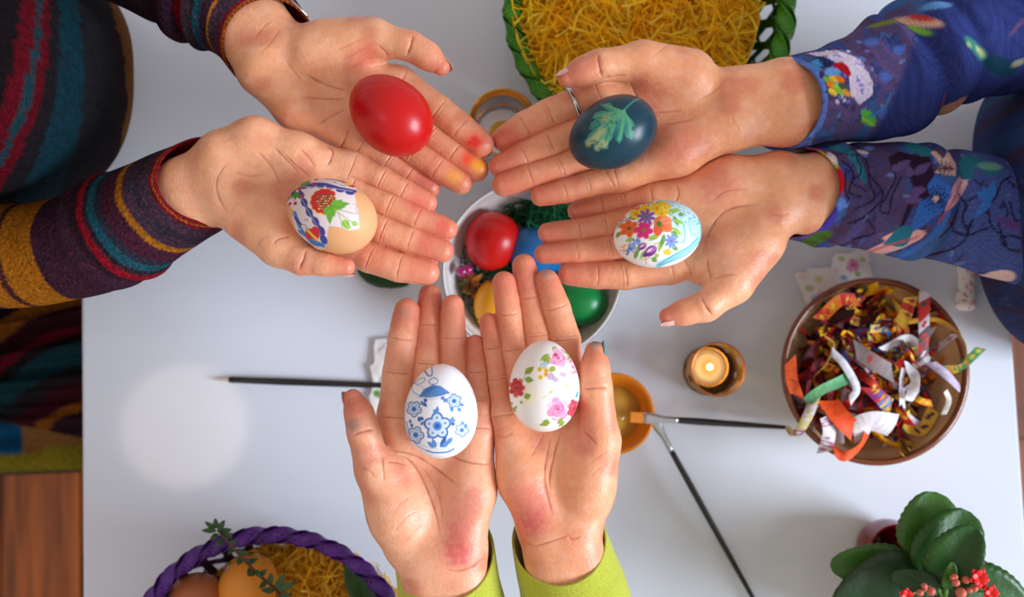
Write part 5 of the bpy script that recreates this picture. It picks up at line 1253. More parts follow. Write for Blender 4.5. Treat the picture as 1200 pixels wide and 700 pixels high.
plain_egg(630, 296, .040, 35, 30, 15, (30, 110, 178), 'blue dyed egg lying in the white bowl', GB)
plain_egg(582, 359, .036, 33, 27, 100, (238, 164, 24), 'yellow dyed egg lying in the white bowl', GB)
plain_egg(675, 351, .038, 38, 30, 200, (14, 128, 62), 'green dyed egg lying in the white bowl', GB)
in_bowl = lambda P: np.interp(np.hypot(P[:, 0] - bc[0], P[:, 1] - bc[1]) / br, [0, .5, .65, .78, .93, 1], [.0085, .0095, .018, .027, .047, .062])
o = strands('paper_grass', 420, bc, br * .78, .012, .034, .05, .0006, [(20, 90, 50), (30, 110, 60), (14, 70, 40)], None, M['grass'], 8, wall=in_bowl)
tag(o, 'dark green paper grass between the eggs in the white bowl', 'paper grass', None, 'stuff')
o = strands('paper_grass', 110, px(652, 256, .05), .022, .036, .054, .04, .0006, [(20, 100, 60), (30, 120, 70)], None, M['grass'], 12, wall=in_bowl)
tag(o, 'dark green paper grass tuft at the upper rim of the white bowl', 'paper grass', None, 'stuff')
Vi, Ti = ico(4)
for k, (bu, bv, rr_) in enumerate(((541, 318, 7), (548, 316, 6.5))):
    o = obj('berry_bead', Vi * rr_ * mpp(.045) + px(bu, bv, .045), Ti, mat('magenta_bead', (150, 20, 96), rough=.2, coat=.5)); tag(o, ('left' if k == 0 else 'right') + ' one of two shiny magenta beads at the white bowl rim', 'bead', 'magenta beads')
R = np.random.default_rng(21); dry = thing('dried_flower', px(552, 334, .034), 'small dried orange brown flower beside the red egg in the bowl', 'flower')
for i in range(22):
    a = px(552, 333, .036); t = R.uniform(0, 6.28); L = R.uniform(.006, .014); tip = a + np.array((math.cos(t) * L, math.sin(t) * L * 1.2, R.uniform(-.002, .006)))
    obj('petal', *leaf_mesh(a, tip, .0025, 5), mat('dry_petal', ((150, 80, 20), (196, 130, 30), (90, 60, 20), (110, 100, 30))[i % 4], rough=.7), dry)

# ------------------------------------------------------------------ clay bowl with paper strips
cc_ = px(1026, 435, .062); cc_[2] = 0; cr = 110 * mpp(.062)
clay = thing('clay_bowl', cc_, 'brown glazed clay bowl full of colourful paper strips', 'bowl')
prof = [(0, .0), (cr * .5, .0), (cr * .58, .004), (cr * .82, .022), (cr * .96, .048), (cr, .060), (cr - .001, .0635), (cr - .0045, .0625), (cr * .9, .046), (cr * .76, .026), (cr * .5, .010), (0, .008)]
pp = catmull([(a, b, 0) for a, b in prof], 70)[:, :2]; pp[:, 0] = np.maximum(pp[:, 0], 0); pp[0, 0] = pp[-1, 0] = 0
Vv, ff = lathe(pp, 128, cc_); r_ = np.hypot(Vv[:, 0] - cc_[0], Vv[:, 1] - cc_[1])
C = np.tile(lin((248, 208, 158)), (len(Vv), 1)); C = C * (.93 + .1 * np.sin(r_ * 900))[:, None]; C[(r_ > cr - .0052) & (Vv[:, 2] > .058)] = lin((124, 66, 40))
obj('body', Vv, ff, mat('clay_glaze', attr=True, rough=.22, coat=.4), clay, C)
PAL = [[(206, 24, 24), (244, 180, 24), (50, 30, 40), (200, 20, 30)], [(240, 70, 14), (232, 54, 12), (244, 96, 30)], [(246, 190, 20), (232, 110, 20), (80, 50, 30), (244, 176, 24)], [(226, 220, 226), (206, 190, 206), (240, 236, 240)], [(110, 16, 46), (196, 30, 34), (240, 190, 40)],
       [(60, 60, 70), (200, 50, 40), (236, 200, 80)], [(110, 60, 130), (226, 190, 60), (60, 110, 170)], [(196, 150, 180), (226, 206, 222), (190, 130, 160)], [(90, 12, 24), (150, 20, 24), (54, 14, 26)], [(90, 150, 90), (240, 200, 60), (50, 90, 60)]]
def strip_obj(P, w, side, pal, label, seed, group='paper strips in the clay bowl'):
    R = np.random.default_rng(seed); n, m = 48, 7; P = catmull(P, n)
    T = np.gradient(P, axis=0); T /= np.linalg.norm(T, axis=1, keepdims=True) + 1e-12
    sd = catmull(np.asarray(side, float), n) if len(side) != n else np.asarray(side, float)
    sd = sd - T * (sd * T).sum(1, keepdims=True); sd /= np.linalg.norm(sd, axis=1, keepdims=True) + 1e-9; up = np.cross(T, sd)
    tw = R.normal() * .5 * np.sin(np.linspace(0, R.uniform(2, 5), n) + R.uniform(0, 6))[:, None]; sd, up = sd * np.cos(tw) + up * np.sin(tw), up * np.cos(tw) - sd * np.sin(tw)
    ends = np.interp(np.linspace(0, 1, n), [0, .06, .94, 1], [R.uniform(.2, .9), 1, 1, R.uniform(.2, .9)])
    x = np.linspace(-1, 1, m); ends[:] = 1; s0, s1 = R.uniform(-1.2, 1.2, 2); slant = np.interp(np.linspace(0, 1, n), [0, .12, .88, 1], [s0, 0, 0, s1])
    G = T[:, None] * (slant[:, None] * x[None, :] * w)[..., None] + P[:, None] + sd[:, None] * (x[None, :, None] * w * ends[:, None, None]) + up[:, None] * ((x ** 2)[None, :, None] * w * R.normal() * .22)
    N = n * m; top = G.reshape(-1, 3); V = np.vstack([top, top - np.repeat(up, m, 0) * .00025]); f = grid_faces(n, m, False)
    bd = list(range(m)) + [i * m + m - 1 for i in range(1, n)] + [(n - 1) * m + j for j in range(m - 2, -1, -1)] + [i * m for i in range(n - 2, 0, -1)]
    rim = np.array([[bd[i], bd[(i + 1) % len(bd)], bd[(i + 1) % len(bd)] + N, bd[i] + N] for i in range(len(bd))])
    # torn bits of printed napkin: slanted motifs in the strip's colours
    tt = np.repeat(np.linspace(0, 1, n), m); xx = np.tile(x, n); k = R.integers(4, 9); sl = R.uniform(-.9, .9)
    ph = tt * k + sl * .5 * xx; cell = np.floor(ph).astype(int); cs = np.array([lin(pal[i]) for i in R.integers(0, len(pal), 40)])
    C = cs[(cell + 5) % 40]
    mot = (np.abs(ph - cell - .5) * 1.3 + np.abs(xx - R.uniform(-.3, .3)) * .6) < .42; C = np.where(mot[:, None], cs[(cell + 22) % 40], C)
    C = C * (.82 + .3 * vnoise(np.c_[tt * 30, xx * 2, tt * 0 + seed], 1.0, 5))[:, None]
    C = np.vstack([C, C])
    o = obj('paper_strip', V, [np.vstack([f[:, ::-1], f + N, rim])], M['paper'], None, C, smooth=False); return tag(o, label, 'paper strip', group)
R = np.random.default_rng(77); cnt = 0
while cnt < 175:
    t = R.uniform(0, 6.283); q = math.sqrt(R.random()) * .76
    u0, v0 = 1014 + 100 * q * math.cos(t), 432 + 95 * q * math.sin(t)
    if math.hypot(u0 - 1026, v0 - 435) > 86 or (u0 > 1070 and v0 > 445): continue
    z = .018 + .046 * R.random() ** .8 * (1 - .4 * q)
    c = px(u0, v0, z); th = R.uniform(0, 6.283); L = R.uniform(.014, .032); kb = R.normal() * 2.2; P = []
    for s in np.linspace(-1, 1, 6):
        a = th + kb * s * .5; P.append(c + np.array((math.cos(a) * L * s, math.sin(a) * L * s, .010 * math.sin(2.2 * s + t) + .004 * R.normal())))
    P = np.array(P); rad = np.hypot(P[:, 0] - cc_[0], P[:, 1] - cc_[1])
    zmin = np.interp(rad, [0, cr * .5, cr * .76, cr * .9, cr], [.012, .014, .03, .05, .072]); P[:, 2] = np.maximum(P[:, 2], zmin)
    lim = cr * .9; sc = np.where(rad > lim, lim / rad, 1); P[:, :2] = cc_[:2] + (P[:, :2] - cc_[:2]) * sc[:, None]
    g = R.random()
    if v0 > 470 and u0 < 1030: pal = PAL[1] if g < .4 else PAL[[3, 0, 2][cnt % 3]]
    elif u0 < 980: pal = PAL[[8, 4, 0, 2, 8][cnt % 5]]
    elif v0 < 395: pal = PAL[[2, 0, 8, 4, 0, 2, 5][cnt % 7]]
    elif u0 > 1050: pal = PAL[[7, 3, 5, 2, 0, 6][cnt % 6]]
    else: pal = PAL[[0, 4, 5, 6, 0, 2, 7, 8][cnt % 8]]
    tilt = _n(np.array((R.normal() * .6, R.normal() * .6, 1.0)))
    sd = np.cross(np.gradient(P, axis=0), tilt); sd44 = catmull(sd, 44)
    pn = ('red, yellow and black', 'plain orange', 'yellow, orange and brown', 'off-white', 'maroon, red and yellow', 'grey, red and cream', 'purple, yellow and blue', 'lilac pink', 'dark wine red', 'green and yellow')[[id(q) for q in PAL].index(id(pal))]
    where = 'the middle' if q < .33 else ('right', 'back right', 'back', 'back left', 'left', 'front left', 'front', 'front right')[int(round(-t / (math.pi / 4))) % 8] + (' edge' if q > .6 else ' side')
    deep = 'on top' if z > .036 else 'lying low'
    strip_obj(P, R.uniform(.0022, .0050), sd44, pal, f'{pn} paper strip {deep}, {where} of the bowl', 500 + cnt); cnt += 1
def special(uvz, w, pal, label, seed, side=None):
    P = np.array([px(*q) for q in uvz]); sd = np.cross(np.gradient(P, axis=0), (0, 0, 1)) if side is None else np.tile(side, (len(P), 1)).astype(float)
    strip_obj(P, w, catmull(sd, 44), pal, label, seed)
special([(1084, 342, .075), (1083, 365, .074), (1083, 395, .07), (1082, 420, .064)], 6.5 * mpp(.07), [(70, 70, 76), (190, 40, 36), (206, 180, 130), (210, 196, 206)], 'long strip in grey, red and cream standing at the bowl back', 1)
special([(1068, 348, .07), (1060, 372, .066), (1050, 385, .062)], 8 * mpp(.07), [(60, 50, 54), (190, 44, 40), (226, 180, 60)], 'short red and black strip leaning at the bowl back', 2)
special([(1058, 378, .06), (1100, 376, .066), (1128, 400, .070), (1130, 425, .07), (1108, 433, .066)], 3.5 * mpp(.07), [(226, 180, 60), (206, 150, 50), (190, 150, 130)], 'thin yellow strip looping along the right bowl wall', 3, (0, 0, 1))
special([(1105, 434, .068), (1125, 430, .07), (1150, 408, .072)], 5 * mpp(.07), [(230, 200, 60), (220, 140, 60), (90, 160, 100)], 'yellow and green strip poking out over the right rim', 4)
special([(945, 472, .07), (960, 458, .078), (985, 447, .078), (1000, 440, .07)], 6.5 * mpp(.07), [(96, 160, 110), (110, 170, 120), (90, 150, 104)], 'green dotted strip at the left front of the bowl', 5)
special([(955, 465, .07), (946, 490, .078), (935, 508, .072), (922, 506, .066)], 6 * mpp(.07), [(206, 196, 206), (150, 70, 130), (196, 180, 120)], 'white and purple strip curling over the left rim', 6)
special([(975, 412, .076), (990, 428, .08), (1004, 455, .078), (996, 470, .074)], 4.5 * mpp(.07), [(232, 232, 240), (216, 214, 228)], 'narrow white strip twisted in the middle of the bowl', 7)
special([(1064, 425, .07), (1072, 445, .076), (1066, 470, .07)], 6 * mpp(.07), [(236, 234, 240), (220, 214, 226)], 'curled white strip at the centre right of the bowl', 8)
special([(1002, 410, .072), (1025, 425, .074), (1046, 438, .07)], 9 * mpp(.07), [(150, 130, 130), (180, 70, 80), (140, 126, 126)], 'broad grey and red strip across the bowl middle', 9)
special([(1090, 425, .068), (1110, 440, .07), (1125, 455, .066)], 5 * mpp(.07), [(214, 200, 226), (196, 180, 214)], 'lilac white strip at the right of the bowl', 10)
special([(926, 422, .066), (928, 445, .07), (934, 464, .066)], 7 * mpp(.07), [(236, 96, 40), (226, 84, 34)], 'orange strip against the left bowl wall', 11)
special([(970, 470, .07), (985, 490, .074), (1000, 505, .07)], 11 * mpp(.07), [(238, 84, 30), (230, 74, 26)], 'wide bright orange strip at the front of the bowl', 12)
special([(975, 525, .07), (990, 535, .072), (1010, 520, .07), (1020, 490, .066)], 6 * mpp(.07), [(238, 90, 40), (232, 80, 36)], 'orange strip bent over the front rim', 13)
special([(968, 488, .074), (972, 508, .072), (966, 530, .066)], 8 * mpp(.07), [(226, 216, 220), (180, 120, 160), (230, 220, 226)], 'flower printed white strip hanging at the front rim', 14)
special([(1000, 506, .07), (1022, 496, .074), (1048, 500, .068)], 15 * mpp(.07), [(238, 232, 236), (226, 214, 222)], 'crumpled wide white scrap in the front of the bowl', 15)
special([(1022, 455, .074), (1035, 468, .074), (1044, 478, .07)], 9 * mpp(.07), [(150, 50, 120), (70, 130, 190), (196, 50, 50), (226, 180, 50)], 'strip with a blue square framed in purple and red', 16)
special([(1058, 500, .05), (1080, 505, .046), (1094, 480, .05)], 7 * mpp(.05), [(226, 180, 60), (60, 40, 60), (220, 170, 60)], 'dark and yellow strip low on the bowl floor', 17)
special([(1108, 458, .068), (1112, 470, .064), (1106, 486, .06)], 3 * mpp(.06), [(236, 234, 230), (220, 210, 200)], 'small pointed white scrap at the right of the bowl', 18)
special([(960, 375, .066), (985, 352, .072), (1005, 352, .07)], 7 * mpp(.07), [(240, 196, 50), (226, 120, 40), (206, 40, 40)], 'yellow and red strip at the back left of the bowl', 19)
special([(966, 395, .07), (976, 405, .066), (968, 425, .07), (955, 440, .066)], 3 * mpp(.07), [(206, 180, 130), (226, 190, 90)], 'thin tan strip curving down the left of the bowl', 20, (0, 0, 1))

# ------------------------------------------------------------------ napkin scraps
def sheet(poly_uv, z, amp, label, name, cat, paintf, seed, n=60):
    poly_uv = np.array(poly_uv, float); lo, hi = poly_uv.min(0), poly_uv.max(0)
    # quad-like polygon: bilinear patch over four corners
    a, b, c, d = [px(*q, z) for q in poly_uv]; s, t = np.meshgrid(np.linspace(0, 1, n), np.linspace(0, 1, n), indexing='ij'); s = s[..., None]; t = t[..., None]
    G = (a * (1 - s) + b * s) * (1 - t) + (d * (1 - s) + c * s) * t
    G = G.reshape(-1, 3); nz = vnoise(G, 60, seed) * .7 + vnoise(G, 160, seed + 1) * .3
    G[:, 2] += amp * nz; jag = (vnoise(G, 220, seed + 2) - .5) * .004; G[:, 0] += jag; G[:, 1] -= jag
    N = n * n; V = np.vstack([G, G - (0, 0, .0004)]); f = grid_faces(n, n, False)
    bd = list(range(n)) + [i * n + n - 1 for i in range(1, n)] + [(n - 1) * n + j for j in range(n - 2, -1, -1)] + [i * n for i in range(n - 2, 0, -1)]
    rim = np.array([[bd[i], bd[(i + 1) % len(bd)], bd[(i + 1) % len(bd)] + N, bd[i] + N] for i in range(len(bd))])
    u, v = to_px(V, z); p = Paint(u, v, (240, 236, 238)); paintf(p)
    o = obj(name, V, [np.vstack([f[:, ::-1], f + N, rim])], M['paper'], None, p.c); return tag(o, label, cat, 'napkin scraps')
def pf1(p):
    for x, y, c in ((962, 345, (226, 130, 180)), (948, 338, (150, 190, 110)), (955, 350, (90, 160, 210)), (940, 325, (240, 210, 225)), (958, 328, (180, 206, 120))): p.ell(x, y, 5, 4, 0, c, .7, 2)
def pf2(p):
    p.rose(998, 312, 8, (226, 140, 190), (196, 70, 140), (240, 200, 220))
    for x, y, c in ((1004, 322, (130, 180, 80)), (988, 326, (80, 160, 210)), (985, 304, (160, 200, 110)), (1010, 305, (180, 206, 120)), (978, 318, (240, 200, 220))): p.ell(x, y, 4, 3, 20, c, .8, 1.5)
def pf3(p):
    for i in range(9): p.line([(435 + 5 * i, 396), (430 + 7 * i, 494)], 1.0, (214, 214, 206), .5)
    p.leaf(438, 458, 448, 466, 4, (110, 160, 70)); p.leaf(452, 430, 462, 440, 4, (120, 170, 80)); p.ell(444, 480, 8, 6, 0, (226, 228, 206), .8, 3)
sheet([(930, 322), (968, 312), (990, 356), (948, 366)], .002, .005, 'smaller floral napkin scrap leaning from under the clay bowl', 'napkin_scrap', 'napkin', pf1, 4)
sheet([(974, 299), (1016, 292), (1024, 334), (968, 346)], .003, .005, 'larger floral napkin scrap with a pink rose behind the clay bowl', 'napkin_scrap', 'napkin', pf2, 9)
sheet([(440, 398), (500, 392), (505, 492), (430, 490)], .002, .006, 'crumpled white napkin scrap under the blue egg hand', 'napkin_scrap', 'napkin', pf3, 14)
# rolled printed paper at the right edge
A_, B_ = px(1134, 300, .010), px(1131, 364, .010)
Pt = np.array([A_ + (B_ - A_) * q for q in np.linspace(0, 1, 40)]); rr = (11 + 1.2 * np.sin(np.linspace(0, 9, 40))) * mpp(.01) * np.r_[np.ones(37), .9, .75, .5]
Vv, ff = tube(Pt, rr, 28, True, flat=.85); u, v = to_px(Vv, .015); p = Paint(u, v, (242, 236, 234)); R = np.random.default_rng(5)
for i in range(34): p.ell(R.uniform(1118, 1146), R.uniform(300, 366), R.uniform(1, 2.4), R.uniform(1, 2), R.uniform(0, 90), ((216, 60, 50), (226, 110, 60), (200, 80, 90), (170, 180, 110))[i % 4], .9)
tag(obj('paper_roll', Vv, ff, M['paper'], None, p.c), 'rolled white paper with red speckles near the right table edge', 'paper roll')

t = np.linspace(0, 2 * math.pi, 97)[:-1]
# ------------------------------------------------------------------ tealight in star tin
tc = px(841.5, 433, .052); tc[2] = 0; tr = 31 * mpp(.052)
tin = thing('tealight_holder', tc, 'small brass candle tin with star cut-outs left of the clay bowl', 'candle holder')
M['brass'] = mat('brass', (176, 146, 100), rough=.4, metal=.45)
bm = bmesh.new(); nseg, nz_ = 60, 14
def tin_r(z): return tr * (0.98 + .02 * z / .052)
rows = []
for k in range(nz_ + 1):
    z = .0012 + (.052 - .0012) * k / nz_; rows.append([bm.verts.new((tc[0] + tin_r(z) * math.cos(2 * math.pi * j / nseg), tc[1] + tin_r(z) * math.sin(2 * math.pi * j / nseg), z)) for j in range(nseg)])
for k in range(nz_):
    for j in range(nseg):
        star = (k in (8, 9, 10) and (j % 10) in (2, 3)) or (k in (9,) and (j % 10) in (1, 4)) or (k in (3, 4) and (j % 10) in (7, 8))
        if not star: bm.faces.new((rows[k][j], rows[k][(j + 1) % nseg], rows[k + 1][(j + 1) % nseg], rows[k + 1][j]))
bmesh.ops.solidify(bm, geom=bm.faces[:], thickness=.0007)
bm.verts.index_update(); V = np.array([v.co[:] for v in bm.verts]); Q4 = [[v.index for v in f.verts] for f in bm.faces]; bm.free()
obj('tin_wall', V, [np.array([q for q in Q4 if len(q) == 4])], M['brass'], tin)
obj('tin_base', *lathe([(0, .0002), (tin_r(0), .0002), (tin_r(0), .0015), (0, .0015)], 60, tc), M['brass'], tin)
Vt, ft = loft(np.array([tc + np.stack([np.cos(t), np.sin(t), 0 * t], -1) * (tr + .0008 * math.cos(q)) + np.array((0, 0, .052 + .0008 * math.sin(q))) for q in np.linspace(0, 6.283, 9)[:-1]]), False, True)
obj('rim', Vt, ft, mat('copper', (186, 110, 60), rough=.3, metal=.9), tin)
cd = tc.copy(); cd[:2] = px(833.5, 430, .03)[:2]; r0 = 0.0158
candle = thing('tealight_candle', (cd[0], cd[1], .0016), 'lit white tealight inside the star tin', 'candle')
obj('cup', *lathe([(0, .0016), (r0, .0016), (r0 + .0004, .0185), (r0 - .0002, .0185), (r0 - .0005, .003), (0, .003)], 48, cd), mat('alu', (226, 176, 96), rough=.3, metal=.6), candle)
Vw, fw = lathe([(0, .0035), (r0 - .0008, .0035), (r0 - .0009, .0165), (r0 * .6, .0158), (r0 * .2, .0152), (0, .0152)], 48, cd)
rw = np.hypot(Vw[:, 0] - cd[0], Vw[:, 1] - cd[1]); Cw = np.where((rw < r0 * .45)[:, None], lin((206, 160, 90)), lin((226, 216, 200)))
obj('wax', Vw, fw, mat('wax', attr=True, rough=.4, sss=.4, sss_s=.006, sss_r=(1, .8, .5)), candle, Cw)
obj('wick', *tube([cd + (0, 0, .015), cd + (0, .0003, .020)], .0006, 6), mat('wick', (30, 24, 20)), candle)
Vf, Tf = ico(4); Vf = Vf.copy(); fz = (Vf[:, 2] + 1) / 2; Vf = np.c_[Vf[:, :2] * (0.0032 * (1 - .65 * fz ** 1.4))[:, None], fz * .014]
obj('flame', Vf + cd + (0, 0, .018), Tf, mat('flame', (255, 220, 150), emit=(255, 206, 120), emit_s=9), candle)
ld = bpy.data.lights.new('candle_light', 'POINT'); ld.energy = 0.012; ld.color = (1, .62, .25); ld.shadow_soft_size = .004
lo_ = bpy.data.objects.new('candle_light', ld); col.objects.link(lo_); lo_.parent = candle; lo_.location = (0, 0, .034)

# ------------------------------------------------------------------ gold rimmed glass with tealight
gcn = px(589, 143, .075); gcn[2] = 0; g_r = 40.5 * mpp(.075)
M['glass'] = mat('clear_glass', (250, 240, 238), rough=.01, trans=1.0, ior=1.12)
M['gold'] = mat('gold', (214, 150, 60), rough=.25, metal=1.0)
gl = thing('glass_tumbler', gcn, 'clear glass with gold rim and gold stars beside the green basket', 'glass')
obj('body', *lathe([(0, .0005), (g_r * .8, .0005), (g_r * .86, .004), (g_r, .074), (g_r - .0006, .075), (g_r - .0018, .074), (g_r * .86 - .002, .007), (0, .007)], 64, gcn), M['glass'], gl)
def hoop(rr_, z, w, c, name, par, m_):
    S = np.array([c + np.stack([np.cos(t), np.sin(t), 0 * t], -1) * (rr_ + w * math.cos(q)) + np.array((0, 0, z + w * math.sin(q))) for q in np.linspace(0, 6.283, 9)[:-1]]); Vh, fh = loft(S, False, True); obj(name, Vh, fh, m_, par)
hoop(g_r - .0006, .0752, .0008, gcn, 'gold_rim', gl, M['gold']); hoop(g_r * .92, .034, .0009, gcn, 'gold_ring', gl, M['gold'])
for k in range(9):
    a = k * 2 * math.pi / 9 + .25; z = .048 + .006 * (k % 2); rr_ = g_r * (.86 + .14 * z / .074) + .0003; o3 = gcn + np.array((math.cos(a) * rr_, math.sin(a) * rr_, z)); tv = np.array((-math.sin(a), math.cos(a), 0)); zv = np.array((0, 0, 1.)); nv = np.array((math.cos(a), math.sin(a), 0))
    ring = [o3 + (tv * math.cos(q) + zv * math.sin(q)) * (.0045 if i % 2 == 0 else .0019) for i, q in enumerate(np.linspace(0, 2 * math.pi, 11)[:-1])]
    V = np.vstack([[o3 + nv * .0003], np.array(ring) + nv * .0003, [o3], ring]); F3 = [[0, 1 + i, 1 + (i + 1) % 10] for i in range(10)] + [[11, 12 + (i + 1) % 10, 12 + i] for i in range(10)] + [[1 + i, 12 + i, 12 + (i + 1) % 10] for i in range(10)] + [[1 + i, 12 + (i + 1) % 10, 1 + (i + 1) % 10] for i in range(10)]
    obj('gold_star', V, np.array(F3), M['gold'], gl, smooth=False)
wd = gcn + np.array((0, 0, .0072))
cand2 = thing('tealight_candle', wd, 'unlit white tealight with yellow centre inside the gold rimmed glass', 'candle')
obj('wax', *lathe([(0, 0), (g_r * .78, 0), (g_r * .8, .022), (g_r * .74, .0235), (0, .0225)], 48, wd), mat('wax_white', (240, 240, 246), rough=.4), cand2)
obj('wax_centre', *lathe([(0, .022), (g_r * .45, .0224), (g_r * .40, .0245), (0, .025)], 40, wd), mat('wax_yellow', (240, 176, 40), rough=.4), cand2)

# ------------------------------------------------------------------ orange dish and brushes
oc = px(719, 485, .028); oc[2] = 0; orr = 48 * mpp(.028)
dish = thing('orange_dish', oc, 'round translucent orange dish of yellow dye beside the rose egg hand', 'dish')
M['oglass'] = mat('orange_glass', (240, 140, 34), rough=.12, trans=.3, ior=1.3)
prof = [(0, .0), (orr * .55, .0), (orr * .66, .004), (orr * .9, .020), (orr, .0268), (orr - .0004, .0285), (orr - .003, .0280), (orr * .78, .0205), (orr * .6, .0075), (0, .006)]
obj('body', *lathe(prof, 72, oc), M['oglass'], dish)
obj('dye', *lathe([(0, .0062), (orr * .58, .0070), (orr * .70, .0150), (0, .0150)], 60, oc), mat('yellow_dye', (236, 186, 84), rough=.08, trans=.2, ior=1.33), dish)
def brush(p0, p1, label, bristle_c, bl, fl, rh, flat, name='paint_brush', no_ferrule=False):
    p0, p1 = np.asarray(p0, float), np.asarray(p1, float); d = _n(p1 - p0); L = np.linalg.norm(p1 - p0)
    root = thing(name, p0, label, 'brush', 'paint brushes on the table')
    q = lambda s: p0 + d * s
    n = 12; s = np.linspace(0, bl, n); w = rh * (1.9 if flat else .9)
    Pb = np.array([q(x) for x in s]); T, Sd, Up = frames(Pb); th = np.linspace(0, 6.283, 17)[:-1]
    prof_ = (np.linspace(.95, 1, n) if flat else np.linspace(.12, 1, n) ** .8)
    S = Pb[:, None] + (Sd[:, None] * (np.cos(th) * w)[None, :, None]) * prof_[:, None, None] + (Up[:, None] * (np.sin(th) * (rh * .5 if flat else w))[None, :, None]) * (np.linspace(.35, 1, n) if flat else prof_)[:, None, None]
    Vv, ff = loft(S, True); obj('bristles', Vv, ff, mat('bristle', bristle_c, rough=.6, vary=(900, .3)), root)
    s = np.linspace(bl * .92, bl + fl, 12); Pf = np.array([q(x) for x in s]); wf = np.interp(np.linspace(0, 1, 12), [0, .25, .6, 1], [w * 1.04, w * 1.02, rh * 1.15, rh * 1.12]); hf = np.interp(np.linspace(0, 1, 12), [0, .3, .7, 1], [rh * .6 if flat else w * 1.03, rh * .7 if flat else w * 1.02, rh * 1.1, rh * 1.12])
    T, Sd, Up = frames(Pf); S = Pf[:, None] + Sd[:, None] * (np.cos(th)[None, :, None] * wf[:, None, None]) + Up[:, None] * (np.sin(th)[None, :, None] * hf[:, None, None]); Vv, ff = loft(S, True)
    obj('ferrule', Vv, ff, mat('black_ferrule', (30, 26, 28), rough=.35) if no_ferrule else M['steel'], root)
    Ph = np.array([q(x) for x in np.linspace(bl + fl - .002, L, 24)]); rp = rh * np.interp(np.linspace(0, 1, 24), [0, .2, .5, .97, 1], [1.05, 1.25, 1.1, .7, .35]); obj('handle', *tube(Ph, rp, 14), mat('black_lacquer', (26, 20, 22), rough=.25, coat=.4), root)
    return root
brush(px(738, 489, .0310), px(926, 501.5, .012), 'flat orange tipped brush lying from the dish to the clay bowl', (222, 128, 30), 18 * mpp(.03), 40 * mpp(.03), .0024, True)
brush(px(757, 475, .022), px(905, 742, .004), 'flat brush slanting from the dish down to the near table edge', (226, 140, 40), 18 * mpp(.03), 44 * mpp(.03), .0022, True)
brush(px(250, 444.5, .0035), px(560, 456, .0035), 'fine pointed black brush left of the blue egg hand', (222, 206, 190), 20 * mpp(0), .003, .0024, False, no_ferrule=True)

# ------------------------------------------------------------------ red glass and flowering plant
rc0 = px(1051, 648, .05); rc0[2] = 0; rr0 = 33 * mpp(.05)
rg = thing('red_glass', rc0, 'round red glass votive half hidden behind the potted plant', 'votive glass')
prof = [(0, .0), (rr0 * .6, .0), (rr0 * .95, .012), (rr0 * 1.08, .028), (rr0, .050), (rr0 - .0005, .0515), (rr0 - .002, .050), (rr0 * 1.03 - .002, .028), (rr0 * .9, .013), (rr0 * .55, .003), (0, .003)]
pp = catmull([(a, b, 0) for a, b in prof], 50)[:, :2]; pp[:, 0] = np.maximum(pp[:, 0], 0); pp[0, 0] = pp[-1, 0] = 0
obj('body', *lathe(pp, 64, rc0), mat('ruby_glass', (140, 2, 8), rough=.08, trans=.3, ior=1.35), rg)
pc = px(1112, 722, .09); pc[2] = 0
plant = thing('potted_plant', pc, 'red flowering potted plant with big scalloped leaves at the near right corner', 'plant')
obj('pot', *lathe([(0, .0), (.036, .0), (.046, .085), (.049, .086), (.049, .096), (.045, .096), (.043, .082), (0, .080)], 48, pc), mat('pot_clay', (150, 84, 56), rough=.8), plant)
obj('soil', *lathe([(0, .0815), (.0425, .0815), (.0425, .0835), (0, .085)], 40, pc), mat('soil', (46, 32, 24), rough=.95), plant)
M['kal'] = mat('kalanchoe_leaf', (36, 78, 22), rough=.4, coat=.08, spec=.4, vary=(40, .28), bump=(110, .35, .0025)); M['kal2'] = mat('kalanchoe_leaf_light', (58, 102, 30), rough=.42, coat=.06, vary=(40, .25), bump=(110, .35, .0025)); M['kal3'] = mat('kalanchoe_leaf_dark', (26, 56, 20), rough=.42, coat=.06, vary=(40, .25), bump=(110, .35, .0025))
heart = px(1104, 690, .125)
def kal(bu, bv, bz_, tu, tv, tz, w, m_, fold=.12, up=(0, 0, 1)):
    b_, t_ = px(bu, bv, bz_), px(tu, tv, tz); Vv, ff = leaf_mesh(b_, t_, w * mpp((bz_ + tz) / 2), 40, fold, .10, .03, up, .0014, .72, 19, .42)
    lf = obj('leaf', Vv, ff, M[m_], plant)
    obj('petiole', *tube(catmull([pc + (0, 0, .083), (pc * (.5, .5, 0) + heart * (.5, .5, 0)) + (0, 0, .105), b_], 12), np.linspace(.0022, .0016, 12), 7), mat('petiole', (90, 130, 60), rough=.5), lf)
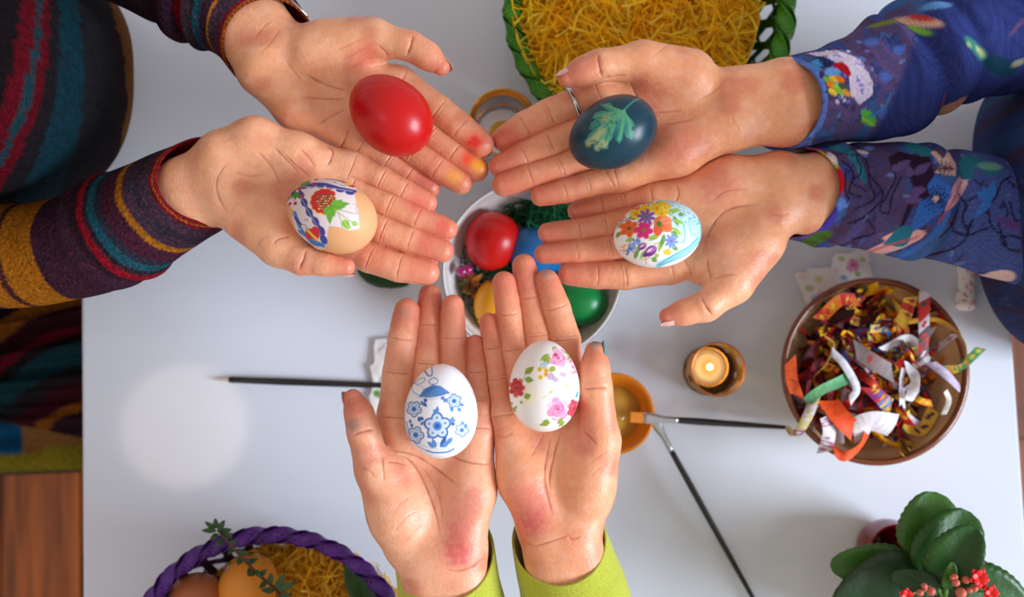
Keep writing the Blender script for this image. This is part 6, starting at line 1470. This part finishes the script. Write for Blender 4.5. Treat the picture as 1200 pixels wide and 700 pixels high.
kal(1082, 655, .128, 1098, 577, .126, 38, 'kal2'); kal(1088, 678, .138, 1139, 601, .140, 40, 'kal', .15); kal(1098, 684, .148, 1144, 620, .156, 31, 'kal', .38, (-.25, .2, 1))
kal(1062, 660, .120, 974, 664, .118, 24, 'kal2'); kal(1072, 660, .130, 978, 716, .128, 32, 'kal3'); kal(1100, 690, .150, 1045, 675, .148, 15, 'kal3', .2); kal(1109, 690, .155, 1117, 660, .162, 8, 'kal2', .3)
kal(1122, 676, .132, 1204, 712, .128, 30, 'kal'); kal(1095, 705, .12, 1040, 760, .12, 34, 'kal'); kal(1130, 710, .125, 1190, 770, .12, 34, 'kal2'); kal(1110, 715, .12, 1110, 800, .115, 36, 'kal')
M['pet'] = mat('red_petal', (226, 26, 20), rough=.45, sss=.15, sss_s=.002); M['bud'] = mat('bud', (206, 104, 84), rough=.45); M['fstem'] = mat('flower_stem', (96, 136, 60), rough=.5)
def kflower(u, v, z, r, layers=2):
    c = px(u, v, z); r *= mpp(z)
    for L in range(layers):
        for i in range(5):
            a = 2 * math.pi * (i + .5 * L) / 5 + u; tip = c + np.array((math.cos(a), math.sin(a), .25 + .35 * L)) * r * (1 - .25 * L)
            obj('petal', *leaf_mesh(c + (0, 0, .0006 * L), tip, r * .36, 6, -.1, .2), M['pet'], plant)
    obj('flower_stem', *tube(catmull([heart, (heart + c) / 2 + (0, 0, -.004), c], 10), .0009, 6), M['fstem'], plant)
for a in ((1147, 677, .172, 12), (1161, 695, .17, 10), (1062, 698, .168, 9), (1150, 684, .168, 8)): kflower(*a)
Vi, Ti = ico(3)
for bu, bv, r in ((1120, 683, 4.5), (1132, 680, 4.5), (1126, 695, 6), (1119, 676, 3.5), (1142, 690, 4), (1083, 687, 3.5), (1078, 695, 4), (1091, 693, 5), (1116, 677, 3), (1084, 690, 3.2), (1136, 692, 3.5)):
    c = px(bu, bv, .168); obj('bud', Vi * np.array((1, 1, 1.4)) * r * mpp(.168) + c, Ti, M['bud'], plant); obj('bud_stem', *tube(catmull([heart, (heart + c) / 2 - (0, 0, .003), c], 8), .0007, 6), M['fstem'], plant)
